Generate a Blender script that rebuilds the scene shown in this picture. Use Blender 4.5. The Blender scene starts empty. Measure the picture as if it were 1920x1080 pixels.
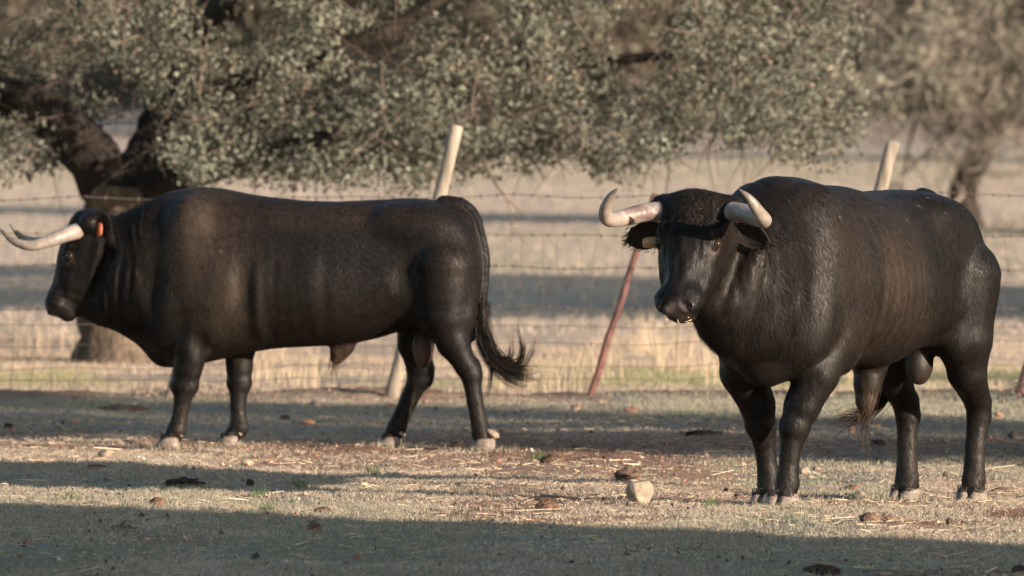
import bpy, math, random
import numpy as np
from mathutils import Vector, Matrix

R = math.radians
sc = bpy.context.scene
COL = sc.collection

# ------------------------------------------------------------------ camera, sky, sun, exposure
FPX = 16920.0          # focal length in pixels of the 1920 px wide photograph
CAMZ = 1.64
HOR = 250.0            # image row of the eye level

cam_d = bpy.data.cameras.new('camera')
cam = bpy.data.objects.new('camera', cam_d)
COL.objects.link(cam)
cam.location = (0, 0, CAMZ)
cam.rotation_euler = (R(90) - math.atan((540 - HOR) / FPX), 0, 0)
cam_d.sensor_width = 36.0
cam_d.lens = FPX * 36.0 / 1920.0
cam_d.clip_start = 0.5
cam_d.clip_end = 4000
cam_d.dof.use_dof = True
cam_d.dof.focus_distance = 39.4
cam_d.dof.aperture_fstop = 6.0
sc.camera = cam

SUN_EL, SUN_AZ = 11.2, 50.0            # azimuth: degrees right of straight behind the camera
world = bpy.data.worlds.new('World')
sc.world = world
world.use_nodes = True
wn = world.node_tree
sky = wn.nodes.new('ShaderNodeTexSky')
sky.sky_type = 'NISHITA'
sky.sun_disc = False
sky.sun_elevation = R(SUN_EL)
sky.sun_rotation = R(180 - SUN_AZ)
sky.air_density = 1.0
sky.dust_density = 0.6
bg = wn.nodes['Background']
bg.inputs['Strength'].default_value = 0.105
wn.links.new(sky.outputs['Color'], bg.inputs['Color'])

sun_d = bpy.data.lights.new('sun', 'SUN')
sun_d.energy = 5.0
sun_d.angle = R(0.5)
sun_d.color = (1.0, 0.83, 0.68)
sun = bpy.data.objects.new('sun', sun_d)
COL.objects.link(sun)
TO_SUN = Vector((math.sin(R(SUN_AZ)) * math.cos(R(SUN_EL)), -math.cos(R(SUN_AZ)) * math.cos(R(SUN_EL)), math.sin(R(SUN_EL))))
sun.rotation_euler = TO_SUN.to_track_quat('Z', 'Y').to_euler()
sun.location = (30, -20, 20)

sc.view_settings.view_transform = 'Standard'
sc.view_settings.look = 'None'
sc.view_settings.gamma = 1.0
sc.view_settings.exposure = 1.3
sc.view_settings.use_curve_mapping = False
sc.cycles.max_bounces = 5
sc.cycles.transparent_max_bounces = 6


# ------------------------------------------------------------------ helpers
def P(px, py, Y):
    """the point of the place seen at pixel (px, py) of the photograph at distance Y"""
    return np.array(((px - 960) / FPX * Y, Y, CAMZ - (py - HOR) / FPX * Y))


def new_mesh(name, V, F, mat=None, parent=None, smooth=True, tint=None, extra=None):
    me = bpy.data.meshes.new(name)
    V = np.asarray(V, np.float32)
    me.vertices.add(len(V))
    me.vertices.foreach_set('co', V.ravel())
    if isinstance(F, np.ndarray):
        n, k = F.shape
        loops = F.astype(np.int32).ravel()
        starts = np.arange(n, dtype=np.int32) * k
    else:
        loops = np.array([i for f in F for i in f], np.int32)
        lens = np.array([len(f) for f in F], np.int32)
        starts = np.concatenate(([0], np.cumsum(lens)[:-1])).astype(np.int32)
        n = len(F)
    me.loops.add(len(loops))
    me.loops.foreach_set('vertex_index', loops)
    me.polygons.add(n)
    me.polygons.foreach_set('loop_start', starts)
    if smooth:
        me.polygons.foreach_set('use_smooth', np.ones(n, bool))
    me.update(calc_edges=True)
    me.validate()
    if tint is not None:
        at = me.color_attributes.new('tint', 'FLOAT_COLOR', 'POINT')
        c = np.ones((len(V), 4), np.float32)
        c[:, :3] = tint
        at.data.foreach_set('color', c.ravel())
    if mat is not None:
        me.materials.append(mat)
    ob = bpy.data.objects.new(name, me)
    COL.objects.link(ob)
    if parent is not None:
        ob.parent = parent
    return ob


def tag(o, label=None, cat=None, group=None, kind=None):
    if label: o['label'] = label
    if cat: o['category'] = cat
    if group: o['group'] = group
    if kind: o['kind'] = kind
    return o


def empty(name, loc=(0, 0, 0), rz=0.0):
    o = bpy.data.objects.new(name, None)
    o.empty_display_size = 0.2
    COL.objects.link(o)
    o.location = loc
    o.rotation_euler = (0, 0, rz)
    return o


def copy_tree(o, parent=None):
    c = o.copy()
    COL.objects.link(c)
    if parent is not None:
        c.parent = parent
    for ch in list(o.children):
        copy_tree(ch, c)
    return c


class MB:
    """collects raw geometry for one mesh"""
    def __init__(self):
        self.V, self.F, self.T, self.n = [], [], [], 0

    def add(self, V, F, tint=None):
        V = np.asarray(V, float)
        self.V.append(V)
        for f in F:
            self.F.append(tuple(int(i) + self.n for i in f))
        self.T.append(np.tile(np.array(tint if tint is not None else (1, 1, 1), float), (len(V), 1)) if np.ndim(tint) < 2 else np.asarray(tint))
        self.n += len(V)

    def tube(self, pts, rad, sides=8, cap=True, wob=0.0, rng=None, tint=None):
        pts = np.asarray(pts, float)
        rad = np.broadcast_to(np.asarray(rad, float), (len(pts),))
        d = np.gradient(pts, axis=0)
        d /= np.linalg.norm(d, axis=1)[:, None] + 1e-9
        up = np.array((0, 0, 1.0)) if abs(d[0][2]) < 0.9 else np.array((1.0, 0, 0))
        a = np.cross(d[0], up); a /= np.linalg.norm(a)
        rings = []
        for i in range(len(pts)):
            a = a - d[i] * np.dot(a, d[i]); a /= np.linalg.norm(a) + 1e-9
            b = np.cross(d[i], a)
            th = np.arange(sides) * 2 * math.pi / sides
            r = rad[i] * (1 + (rng.uniform(-wob, wob, sides) if rng is not None else 0))
            rings.append(pts[i] + (np.cos(th) * r)[:, None] * a + (np.sin(th) * r)[:, None] * b)
        V = np.concatenate(rings)
        F = []
        for i in range(len(pts) - 1):
            for j in range(sides):
                k = (j + 1) % sides
                F.append((i * sides + j, i * sides + k, (i + 1) * sides + k, (i + 1) * sides + j))
        if cap:
            F.append(tuple(range(sides))[::-1])
            F.append(tuple(range((len(pts) - 1) * sides, len(pts) * sides)))
        self.add(V, F, tint)

    def build(self, name, mat, parent=None, smooth=True, tinted=False):
        return new_mesh(name, np.concatenate(self.V), self.F, mat, parent, smooth,
                        np.concatenate(self.T) if tinted else None)


def curve_pts(ctrl, n):
    """Catmull-Rom through the control rows"""
    c = np.asarray(ctrl, float)
    c = np.vstack((2 * c[0] - c[1], c, 2 * c[-1] - c[-2]))
    out = []
    m = len(c) - 3
    for t in np.linspace(0, m, n):
        i = min(int(t), m - 1); f = t - i
        p0, p1, p2, p3 = c[i:i + 4]
        out.append(0.5 * (2 * p1 + (p2 - p0) * f + (2 * p0 - 5 * p1 + 4 * p2 - p3) * f * f + (3 * p1 - p0 - 3 * p2 + p3) * f ** 3))
    return np.array(out)


def lattice(seed, n=256):
    return np.random.default_rng(seed).random((n, n)).astype(np.float32)


def vnoise(x, y, seed=0):
    L = lattice(seed)
    xi = np.floor(x).astype(int); yi = np.floor(y).astype(int)
    fx = x - xi; fy = y - yi
    fx = fx * fx * (3 - 2 * fx); fy = fy * fy * (3 - 2 * fy)
    a = L[xi & 255, yi & 255]; b = L[(xi + 1) & 255, yi & 255]
    c = L[xi & 255, (yi + 1) & 255]; d = L[(xi + 1) & 255, (yi + 1) & 255]
    return (a * (1 - fx) + b * fx) * (1 - fy) + (c * (1 - fx) + d * fx) * fy


def fbm(x, y, seed=0, octs=4):
    s = 0; a = 0.5; t = 0
    for i in range(octs):
        s = s + a * vnoise(x, y, seed + i); t += a
        x = x * 2.03 + 17.1; y = y * 2.03 + 5.7; a *= 0.5
    return s / t


def sstep(a, b, x):
    t = np.clip((x - a) / (b - a), 0, 1)
    return t * t * (3 - 2 * t)


def ground_macro(x, y):
    x = np.asarray(x, float); y = np.asarray(y, float)
    z = np.interp(y, [-400, 66, 80, 100, 126, 160, 200, 240, 300, 600, 1200],
                  [0, 0, 0.05, 0.21, 0.50, 0.88, 1.29, 1.8, 4.0, 26.0, 60.0])
    z = z - 0.040 * sstep(39.75, 40.75, y) * (1 - sstep(42.0, 46.0, y)) * sstep(0.6, 1.3, x) * (1 - sstep(6, 9, x))
    z = z + 0.05 * np.exp(-((y - 55.9) / 0.45) ** 2) * (0.4 + 0.9 * fbm(x * 0.9 + 3, y * 0.3, 50, 2))
    return z


def ground_z(x, y):
    x = np.asarray(x, float); y = np.asarray(y, float)
    near = sstep(28, 31, y) * (1 - sstep(58, 66, y))
    amp = near
    z = ground_macro(x, y)
    n1 = fbm(x * 1.1 + 40, y * 0.8 + 9, 11, 3) - 0.5
    n2 = fbm(x * 5.5 + 7, y * 4.0 + 3, 21, 3)
    n3 = vnoise(x * 19 + 2, y * 14 + 8, 31)
    z = z + amp * (0.045 * n1 + 0.045 * np.clip(n2 - 0.52, 0, 1) + 0.012 * (n3 - 0.5))
    return z


def col_lin(r, g, b):
    f = lambda c: (c / 255 / 12.92) if c <= 10 else ((c / 255 + 0.055) / 1.055) ** 2.4
    return (f(r), f(g), f(b))


# ------------------------------------------------------------------ materials
def mat_new(name):
    m = bpy.data.materials.new(name)
    m.use_nodes = True
    nt = m.node_tree
    return m, nt, nt.nodes['Principled BSDF']


def N(nt, typ, **kw):
    n = nt.nodes.new(typ)
    for k, v in kw.items():
        if k in n.inputs: n.inputs[k].default_value = v
        else: setattr(n, k, v)
    return n


def noise_mat(name, c1, c2, scale=8, rough=0.8, bump=0.3, dist=0.01, stretch=(1, 1, 1), c3=None, spec=0.3, detail=6):
    m, nt, b = mat_new(name)
    tc = N(nt, 'ShaderNodeTexCoord')
    mp = N(nt, 'ShaderNodeMapping'); mp.inputs['Scale'].default_value = stretch
    nt.links.new(tc.outputs['Object'], mp.inputs['Vector'])
    no = N(nt, 'ShaderNodeTexNoise', Scale=scale, Detail=detail, Roughness=0.65)
    nt.links.new(mp.outputs['Vector'], no.inputs['Vector'])
    cr = N(nt, 'ShaderNodeValToRGB')
    cr.color_ramp.elements[0].position = 0.32; cr.color_ramp.elements[0].color = (*c1, 1)
    cr.color_ramp.elements[1].position = 0.68; cr.color_ramp.elements[1].color = (*c2, 1)
    if c3:
        e = cr.color_ramp.elements.new(0.5); e.color = (*c3, 1)
    nt.links.new(no.outputs['Fac'], cr.inputs['Fac'])
    nt.links.new(cr.outputs['Color'], b.inputs['Base Color'])
    b.inputs['Roughness'].default_value = rough
    b.inputs['Specular IOR Level'].default_value = spec
    if bump:
        n2 = N(nt, 'ShaderNodeTexNoise', Scale=scale * 3, Detail=5)
        nt.links.new(mp.outputs['Vector'], n2.inputs['Vector'])
        bp = N(nt, 'ShaderNodeBump', Strength=bump, Distance=dist)
        nt.links.new(n2.outputs['Fac'], bp.inputs['Height'])
        nt.links.new(bp.outputs['Normal'], b.inputs['Normal'])
    return m


def tint_mat(name, rough=0.8, spec=0.25, transl=0.0, vary=0.0, bump=0.0, bscale=60):
    """colour comes from the per-vertex albedo of each blade, leaf or stone"""
    m, nt, b = mat_new(name)
    at = N(nt, 'ShaderNodeAttribute', attribute_name='tint')
    src = at.outputs['Color']
    tc = N(nt, 'ShaderNodeTexCoord')
    if vary:
        no = N(nt, 'ShaderNodeTexNoise', Scale=bscale * 0.4, Detail=5)
        nt.links.new(tc.outputs['Object'], no.inputs['Vector'])
        mr = N(nt, 'ShaderNodeMapRange')
        mr.inputs['From Min'].default_value = 0.3; mr.inputs['From Max'].default_value = 0.7
        mr.inputs['To Min'].default_value = 1 - vary; mr.inputs['To Max'].default_value = 1 + vary
        nt.links.new(no.outputs['Fac'], mr.inputs['Value'])
        mx = N(nt, 'ShaderNodeVectorMath', operation='SCALE')
        nt.links.new(src, mx.inputs[0]); nt.links.new(mr.outputs['Result'], mx.inputs['Scale'])
        src = mx.outputs['Vector']
    nt.links.new(src, b.inputs['Base Color'])
    b.inputs['Roughness'].default_value = rough
    b.inputs['Specular IOR Level'].default_value = spec
    if bump:
        n2 = N(nt, 'ShaderNodeTexNoise', Scale=bscale, Detail=6)
        nt.links.new(tc.outputs['Object'], n2.inputs['Vector'])
        bp = N(nt, 'ShaderNodeBump', Strength=bump, Distance=0.01)
        nt.links.new(n2.outputs['Fac'], bp.inputs['Height'])
        nt.links.new(bp.outputs['Normal'], b.inputs['Normal'])
    if transl:
        out = nt.nodes['Material Output']
        tr = N(nt, 'ShaderNodeBsdfTranslucent')
        nt.links.new(src, tr.inputs['Color'])
        ms = N(nt, 'ShaderNodeMixShader'); ms.inputs['Fac'].default_value = transl
        nt.links.new(b.outputs['BSDF'], ms.inputs[1]); nt.links.new(tr.outputs['BSDF'], ms.inputs[2])
        nt.links.new(ms.outputs['Shader'], out.inputs['Surface'])
    return m


M_leaf = tint_mat('oak_leaf', rough=0.55, spec=0.25, transl=0.15)
M_blade = tint_mat('grass_blade', rough=0.85, spec=0.15, transl=0.2)
M_stone = tint_mat('stone', rough=0.85, spec=0.2, vary=0.35, bump=0.6, bscale=70)
M_dung = tint_mat('dung', rough=0.95, spec=0.1, vary=0.45, bump=1.0, bscale=90)
M_bark_shaded = noise_mat('shaded_oak_bark', (0.012, 0.0095, 0.008), (0.048, 0.038, 0.031), 9, 0.92, 1.0, 0.03, (1, 1, 0.35), spec=0.15)  # bark darkened so the crown's shade on the limbs sits in the colour
M_bark_sunlit = noise_mat('sunlit_oak_bark', (0.045, 0.034, 0.026), (0.165, 0.125, 0.092), 9, 0.92, 1.0, 0.03, (1, 1, 0.35), spec=0.15)  # same bark coloured lighter to stand for sun on the lower trunk
M_bark_grey = noise_mat('grey_bark', (0.07, 0.052, 0.042), (0.21, 0.165, 0.135), 9, 0.92, 0.8, 0.02, (1, 1, 0.4), spec=0.15)
M_post = noise_mat('weathered_wood', (0.09, 0.072, 0.057), (0.33, 0.275, 0.215), 26, 0.85, 0.6, 0.006, (1, 1, 0.08), spec=0.2)
M_red = noise_mat('red_rusty_metal', (0.05, 0.026, 0.022), (0.165, 0.066, 0.053), 12, 0.7, 0.3, 0.003, (1, 1, 0.4), spec=0.4)
M_wire = noise_mat('rusty_wire', (0.05, 0.04, 0.035), (0.13, 0.095, 0.075), 40, 0.7, 0.0, spec=0.4)
M_stonewall = noise_mat('rubble_wall', (0.18, 0.14, 0.10), (0.38, 0.32, 0.25), 3, 0.95, 1.0, 0.05, spec=0.1)
M_rooftile = noise_mat('clay_tile', (0.25, 0.11, 0.06), (0.42, 0.22, 0.14), 6, 0.9, 0.5, 0.02, spec=0.15)


def ground_material():
    m, nt, b = mat_new('dry_pasture')
    geo = N(nt, 'ShaderNodeNewGeometry')
    at = N(nt, 'ShaderNodeAttribute', attribute_name='tint')
    no = N(nt, 'ShaderNodeTexNoise', Scale=14, Detail=8, Roughness=0.7)
    nt.links.new(geo.outputs['Position'], no.inputs['Vector'])
    mr = N(nt, 'ShaderNodeMapRange')
    mr.inputs['From Min'].default_value = 0.3; mr.inputs['From Max'].default_value = 0.7
    mr.inputs['To Min'].default_value = 0.55; mr.inputs['To Max'].default_value = 1.4
    nt.links.new(no.outputs['Fac'], mr.inputs['Value'])
    mx = N(nt, 'ShaderNodeVectorMath', operation='SCALE')
    nt.links.new(at.outputs['Color'], mx.inputs[0]); nt.links.new(mr.outputs['Result'], mx.inputs['Scale'])
    nt.links.new(mx.outputs['Vector'], b.inputs['Base Color'])
    b.inputs['Roughness'].default_value = 0.95
    b.inputs['Specular IOR Level'].default_value = 0.08
    n2 = N(nt, 'ShaderNodeTexNoise', Scale=45, Detail=6, Roughness=0.7)
    nt.links.new(geo.outputs['Position'], n2.inputs['Vector'])
    bp = N(nt, 'ShaderNodeBump', Strength=0.8, Distance=0.03)
    nt.links.new(n2.outputs['Fac'], bp.inputs['Height'])
    nt.links.new(bp.outputs['Normal'], b.inputs['Normal'])
    return m


M_ground = ground_material()

SOIL = np.array((0.265, 0.145, 0.094))
SOIL_DK = np.array((0.130, 0.080, 0.055))
STRAW = np.array((0.47, 0.385, 0.295))
GREEN = np.array((0.205, 0.200, 0.155))


def bare_soil(X, Y):
    """0..1: trodden reddish earth between and behind the bulls, and scattered worn patches"""
    s = sstep(-2.4, -0.4, X)
    b = np.exp(-((Y - 47.3) / (0.9 + 1.2 * s)) ** 2) * (0.55 + 0.45 * s)
    p = sstep(0.54, 0.66, fbm(X * 0.8 + 5, Y * 0.55 + 2, 141, 3)) * 0.75
    ragged = 0.45 + 0.9 * fbm(X * 2.3 + 1, Y * 1.4 + 6, 151, 3)
    return np.clip(np.maximum(b, p) * ragged * 1.25, 0, 1) * sstep(30, 33, Y) * (1 - sstep(52, 55, Y))


def ground_tint(x, y):
    """albedo of the pasture: bare reddish soil, straw litter, short grey-green grass"""
    a = fbm(x * 0.55 + 11, y * 0.22 + 4, 61, 4)[:, None]
    b = fbm(x * 1.7 + 31, y * 0.8 + 14, 71, 4)[:, None]
    base = SOIL * (1 - b) + STRAW * b * 0.9
    g = sstep(0.47, 0.62, a)
    c = base * (1 - g) + GREEN * 1.15 * g
    Y = y[:, None]
    X = x[:, None]
    bare = bare_soil(X, Y)
    c = c * (1 - 0.85 * bare) + SOIL * 0.95 * 0.85 * bare
    berm = np.exp(-((Y - 56.0) / 0.55) ** 2)
    c = c * (1 - 0.8 * berm) + SOIL_DK * 0.8 * berm
    gz = sstep(48.5, 50.0, Y) * (1 - sstep(54.2, 55.2, Y))
    c = c * (1 - 0.6 * gz) + GREEN * 1.05 * 0.6 * gz
    g2 = sstep(57.5, 59, Y) * (1 - sstep(62, 64.5, Y)) * sstep(0.38, 0.62, a)
    far = sstep(57, 60, Y)
    dry = np.array((0.42, 0.340, 0.270)) * (0.75 + 0.5 * b)
    c = c * (1 - far) + dry * far
    c = c * (1 - 0.75 * g2) + np.array((0.22, 0.23, 0.10)) * 0.75 * g2
    fg = sstep(92, 100, Y) * (1 - sstep(112, 122, Y)) * sstep(0.40, 0.6, a) + sstep(150, 160, Y) * (1 - sstep(185, 195, Y)) * 0.8
    c = c * (1 - 0.6 * fg) + np.array((0.26, 0.26, 0.14)) * 0.6 * fg
    wd = sstep(235, 260, Y)
    c = c * (1 - wd) + np.array((0.085, 0.075, 0.05)) * wd
    return np.clip(c, 0.01, 0.9)


# ------------------------------------------------------------------ ground
def axis_steps(segs):
    out = [segs[0][0]]
    for a, b, st in segs:
        n = max(1, int(round((b - a) / st)))
        out += list(np.linspace(a, b, n + 1)[1:])
    return np.array(out)


xs = axis_steps([(-600, -100, 50), (-100, -20, 8), (-20, -6, 1.4), (-6, -3.4, 0.12), (-3.4, 3.4, 0.030), (3.4, 6, 0.12), (6, 20, 1.4), (20, 100, 8), (100, 600, 50)])
ys = axis_steps([(-300, 0, 30), (0, 28, 1.5), (28, 32.5, 0.15), (32.5, 46, 0.035), (46, 58, 0.06), (58, 70, 0.25), (70, 130, 1.0), (130, 300, 4), (300, 1200, 30)])
GX, GY = np.meshgrid(xs, ys, indexing='ij')
gx, gy = GX.ravel(), GY.ravel()
GV = np.stack((gx, gy, ground_z(gx, gy)), 1)
nx_, ny_ = len(xs), len(ys)
I = np.arange(nx_ * ny_).reshape(nx_, ny_)
GF = np.stack((I[:-1, :-1].ravel(), I[1:, :-1].ravel(), I[1:, 1:].ravel(), I[:-1, 1:].ravel()), 1)
ground = new_mesh('ground', GV, GF, M_ground, None, True, ground_tint(gx, gy))
tag(ground, kind='structure')


# ------------------------------------------------------------------ bulls: one continuous body each, from a distance field
PXM = 46.9 / FPX


def U(px): return (620 - px) * PXM
def W(py): return (842 - py) * PXM


class Field:
    def __init__(self, lo, hi, h):
        self.o = np.array(lo, np.float32); self.h = h
        n = np.ceil((np.array(hi) - lo) / h).astype(int) + 1
        self.ax = [np.arange(n[i], dtype=np.float32) * h + lo[i] for i in range(3)]
        self.F = np.full(n, 0.5, np.float32)

    def block(self, lo, hi):
        s = []
        for i in range(3):
            a = int(np.clip((lo[i] - self.o[i]) / self.h, 0, self.F.shape[i] - 1))
            b = int(np.clip((hi[i] - self.o[i]) / self.h + 2, 1, self.F.shape[i]))
            s.append(slice(a, b))
        g = np.meshgrid(*[self.ax[i][s[i]] for i in range(3)], indexing='ij', sparse=True)
        return tuple(s), g

    def put(self, s, d, k, sub=False):
        f = self.F[s]
        if sub:
            d = -d
            h = np.clip(0.5 - 0.5 * (f - d) / k, 0, 1)
            self.F[s] = f * (1 - h) + d * h + k * h * (1 - h)
        else:
            h = np.clip(0.5 + 0.5 * (f - d) / k, 0, 1)
            self.F[s] = f * (1 - h) + d * h - k * h * (1 - h)

    def ell(self, c, r, k=0.04, M=None, sub=False):
        c = np.array(c, float); r = np.array(r, float)
        m = r.max() + k + 0.03
        s, g = self.block(c - m, c + m)
        p = [g[i] - c[i] for i in range(3)]
        if M is not None:
            M = np.asarray(M)      # rows: local axes
            p = [M[i, 0] * p[0] + M[i, 1] * p[1] + M[i, 2] * p[2] for i in range(3)]
        k0 = np.sqrt((p[0] / r[0]) ** 2 + (p[1] / r[1]) ** 2 + (p[2] / r[2]) ** 2) + 1e-6
        k1 = np.sqrt((p[0] / r[0] ** 2) ** 2 + (p[1] / r[1] ** 2) ** 2 + (p[2] / r[2] ** 2) ** 2) + 1e-6
        self.put(s, k0 * (k0 - 1) / k1, k, sub)

    def cap(self, a, b, ra, rb, k=0.04, sub=False):
        a = np.array(a, float); b = np.array(b, float)
        m = max(ra, rb) + k + 0.03
        s, g = self.block(np.minimum(a, b) - m, np.maximum(a, b) + m)
        ba = b - a; L = float(ba @ ba) + 1e-9
        p = [g[i] - a[i] for i in range(3)]
        t = np.clip((p[0] * ba[0] + p[1] * ba[1] + p[2] * ba[2]) / L, 0, 1)
        d = np.sqrt((p[0] - t * ba[0]) ** 2 + (p[1] - t * ba[1]) ** 2 + (p[2] - t * ba[2]) ** 2) - (ra + (rb - ra) * t)
        self.put(s, d, k, sub)

    def chain(self, pts, k=0.03):
        for (a, ra), (b, rb) in zip(pts[:-1], pts[1:]):
            self.cap(a, b, ra, rb, k)

    def mesh(self):
        F = self.F
        ins = F < 0
        cnt = np.zeros(tuple(np.array(F.shape) - 1), np.int8)
        for i in (0, 1):
            for j in (0, 1):
                for k in (0, 1):
                    cnt += ins[i:F.shape[0] - 1 + i, j:F.shape[1] - 1 + j, k:F.shape[2] - 1 + k]
        act = np.argwhere((cnt > 0) & (cnt < 8))
        idx = np.full(cnt.shape, -1, np.int32)
        idx[tuple(act.T)] = np.arange(len(act))
        corners = np.array([(i, j, k) for i in (0, 1) for j in (0, 1) for k in (0, 1)])
        val = np.stack([F[tuple((act + c).T)] for c in corners], 1)
        acc = np.zeros((len(act), 3)); n = np.zeros(len(act))
        for a in range(8):
            for b in range(a + 1, 8):
                if np.abs(corners[a] - corners[b]).sum() != 1: continue
                va, vb = val[:, a], val[:, b]
                x = (va < 0) != (vb < 0)
                t = np.where(x, va / np.where(x, va - vb, 1), 0)
                acc += np.where(x[:, None], corners[a] + t[:, None] * (corners[b] - corners[a]), 0)
                n += x
        V = (act + acc / n[:, None]) * self.h + self.o
        quads = []
        for ax in range(3):
            sl0 = [slice(1, -1)] * 3; sl1 = [slice(1, -1)] * 3
            sl0[ax] = slice(0, -1); sl1[ax] = slice(1, None)
            A = ins[tuple(sl0)]; B = ins[tuple(sl1)]
            for flip, msk in ((False, A & ~B), (True, ~A & B)):
                e = np.argwhere(msk)
                e += np.array([0 if q == ax else 1 for q in range(3)])
                o1, o2 = [q for q in range(3) if q != ax]
                if ax == 1: o1, o2 = o2, o1
                q = []
                for d1, d2 in ((0, 0), (1, 0), (1, 1), (0, 1)):
                    c = e.copy(); c[:, o1] -= 1 - d1; c[:, o2] -= 1 - d2
                    q.append(idx[tuple(c.T)])
                q = np.stack(q, 1)
                quads.append(q[:, ::-1] if flip else q)
        return V, np.concatenate(quads)


def smooth_mesh(V, Q, it=3, lam=0.5):
    e = np.concatenate([Q[:, [0, 1]], Q[:, [1, 2]], Q[:, [2, 3]], Q[:, [3, 0]]])
    e = np.concatenate((e, e[:, ::-1]))
    deg = np.bincount(e[:, 0], minlength=len(V)).astype(float)
    for i in range(it):
        for l in (lam, -lam * 1.04):
            m = np.stack([np.bincount(e[:, 0], weights=V[e[:, 1], c], minlength=len(V)) for c in range(3)], 1) / deg[:, None]
            V = V + l * (m - V)
    return V


def vert_normals(V, Q):
    fn = np.cross(V[Q[:, 2]] - V[Q[:, 0]], V[Q[:, 3]] - V[Q[:, 1]])
    n = np.zeros_like(V)
    for c in range(3):
        s = 0
        for k in range(4):
            s = s + np.bincount(Q[:, k], weights=fn[:, c], minlength=len(V))
        n[:, c] = s
    return n / (np.linalg.norm(n, axis=1)[:, None] + 1e-12)


def noise3(p, s, seed):
    return (vnoise(p[:, 0] * s + 50, p[:, 2] * s + 50 + p[:, 1] * s * 0.7, seed) + vnoise(p[:, 1] * s + 90, p[:, 2] * s + 20, seed + 1)) * 0.5


def hide_material():
    m, nt, b = mat_new('black_hide')
    at = N(nt, 'ShaderNodeAttribute', attribute_name='tint')
    tc = N(nt, 'ShaderNodeTexCoord')
    mp = N(nt, 'ShaderNodeMapping'); mp.inputs['Scale'].default_value = (1, 1, 0.22)
    nt.links.new(tc.outputs['Object'], mp.inputs['Vector'])
    n1 = N(nt, 'ShaderNodeTexNoise', Scale=38, Detail=6, Roughness=0.65)
    nt.links.new(mp.outputs['Vector'], n1.inputs['Vector'])
    n2 = N(nt, 'ShaderNodeTexNoise', Scale=170, Detail=4, Roughness=0.6)
    nt.links.new(mp.outputs['Vector'], n2.inputs['Vector'])
    ad = N(nt, 'ShaderNodeMath', operation='MULTIPLY_ADD'); ad.inputs[1].default_value = 0.5
    nt.links.new(n2.outputs['Fac'], ad.inputs[0]); nt.links.new(n1.outputs['Fac'], ad.inputs[2])
    mr = N(nt, 'ShaderNodeMapRange')
    mr.inputs['From Min'].default_value = 0.5; mr.inputs['From Max'].default_value = 1.0
    mr.inputs['To Min'].default_value = 0.65; mr.inputs['To Max'].default_value = 1.45
    nt.links.new(ad.outputs['Value'], mr.inputs['Value'])
    mx = N(nt, 'ShaderNodeVectorMath', operation='SCALE')
    nt.links.new(at.outputs['Color'], mx.inputs[0]); nt.links.new(mr.outputs['Result'], mx.inputs['Scale'])
    nt.links.new(mx.outputs['Vector'], b.inputs['Base Color'])
    bp = N(nt, 'ShaderNodeBump', Strength=0.32, Distance=0.007)
    nt.links.new(ad.outputs['Value'], bp.inputs['Height'])
    nt.links.new(bp.outputs['Normal'], b.inputs['Normal'])
    b.inputs['Roughness'].default_value = 0.50
    b.inputs['Specular IOR Level'].default_value = 0.21
    b.inputs['Sheen Weight'].default_value = 0.0
    b.inputs['Sheen Roughness'].default_value = 0.5
    return m


M_hide = hide_material()
M_hair = tint_mat('coarse_hair', rough=0.55, spec=0.11)
M_hoof = noise_mat('hoof_horn', (0.075, 0.058, 0.047), (0.27, 0.215, 0.170), 22, 0.65, 0.3, 0.003, (1, 1, 2.5), spec=0.4)
M_claw = noise_mat('dewclaw_horn', (0.16, 0.12, 0.085), (0.32, 0.25, 0.185), 20, 0.6, 0.3, 0.003, spec=0.3)
M_eye = noise_mat('wet_eye', (0.012, 0.008, 0.006), (0.03, 0.018, 0.012), 30, 0.12, 0.0, spec=0.35)
M_muzzle = noise_mat('moist_muzzle', (0.014, 0.011, 0.010), (0.050, 0.039, 0.034), 60, 0.30, 0.4, 0.002, spec=0.5)
M_horn = tint_mat('horn_keratin', rough=0.42, spec=0.4, vary=0.32, bump=0.35, bscale=45)
M_tag_o = noise_mat('orange_plastic', (0.20, 0.050, 0.018), (0.30, 0.080, 0.030), 30, 0.5, 0.0, spec=0.4)
M_tag_t = noise_mat('faded_plastic', (0.40, 0.19, 0.08), (0.52, 0.28, 0.13), 30, 0.5, 0.0, spec=0.4)
M_straw = tint_mat('dry_straw', rough=0.7, spec=0.25)


def rot_rows(yaw, down):
    """rows: a = down along the face, n = out of the forehead, s = to the animal's left"""
    f = np.array((math.cos(yaw), math.sin(yaw), 0)); l = np.array((-math.sin(yaw), math.cos(yaw), 0)); u = np.array((0, 0, 1.0))
    a = math.cos(down) * f - math.sin(down) * u
    n = math.sin(down) * f + math.cos(down) * u
    return np.stack((a, n, l)), f, l, u


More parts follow.
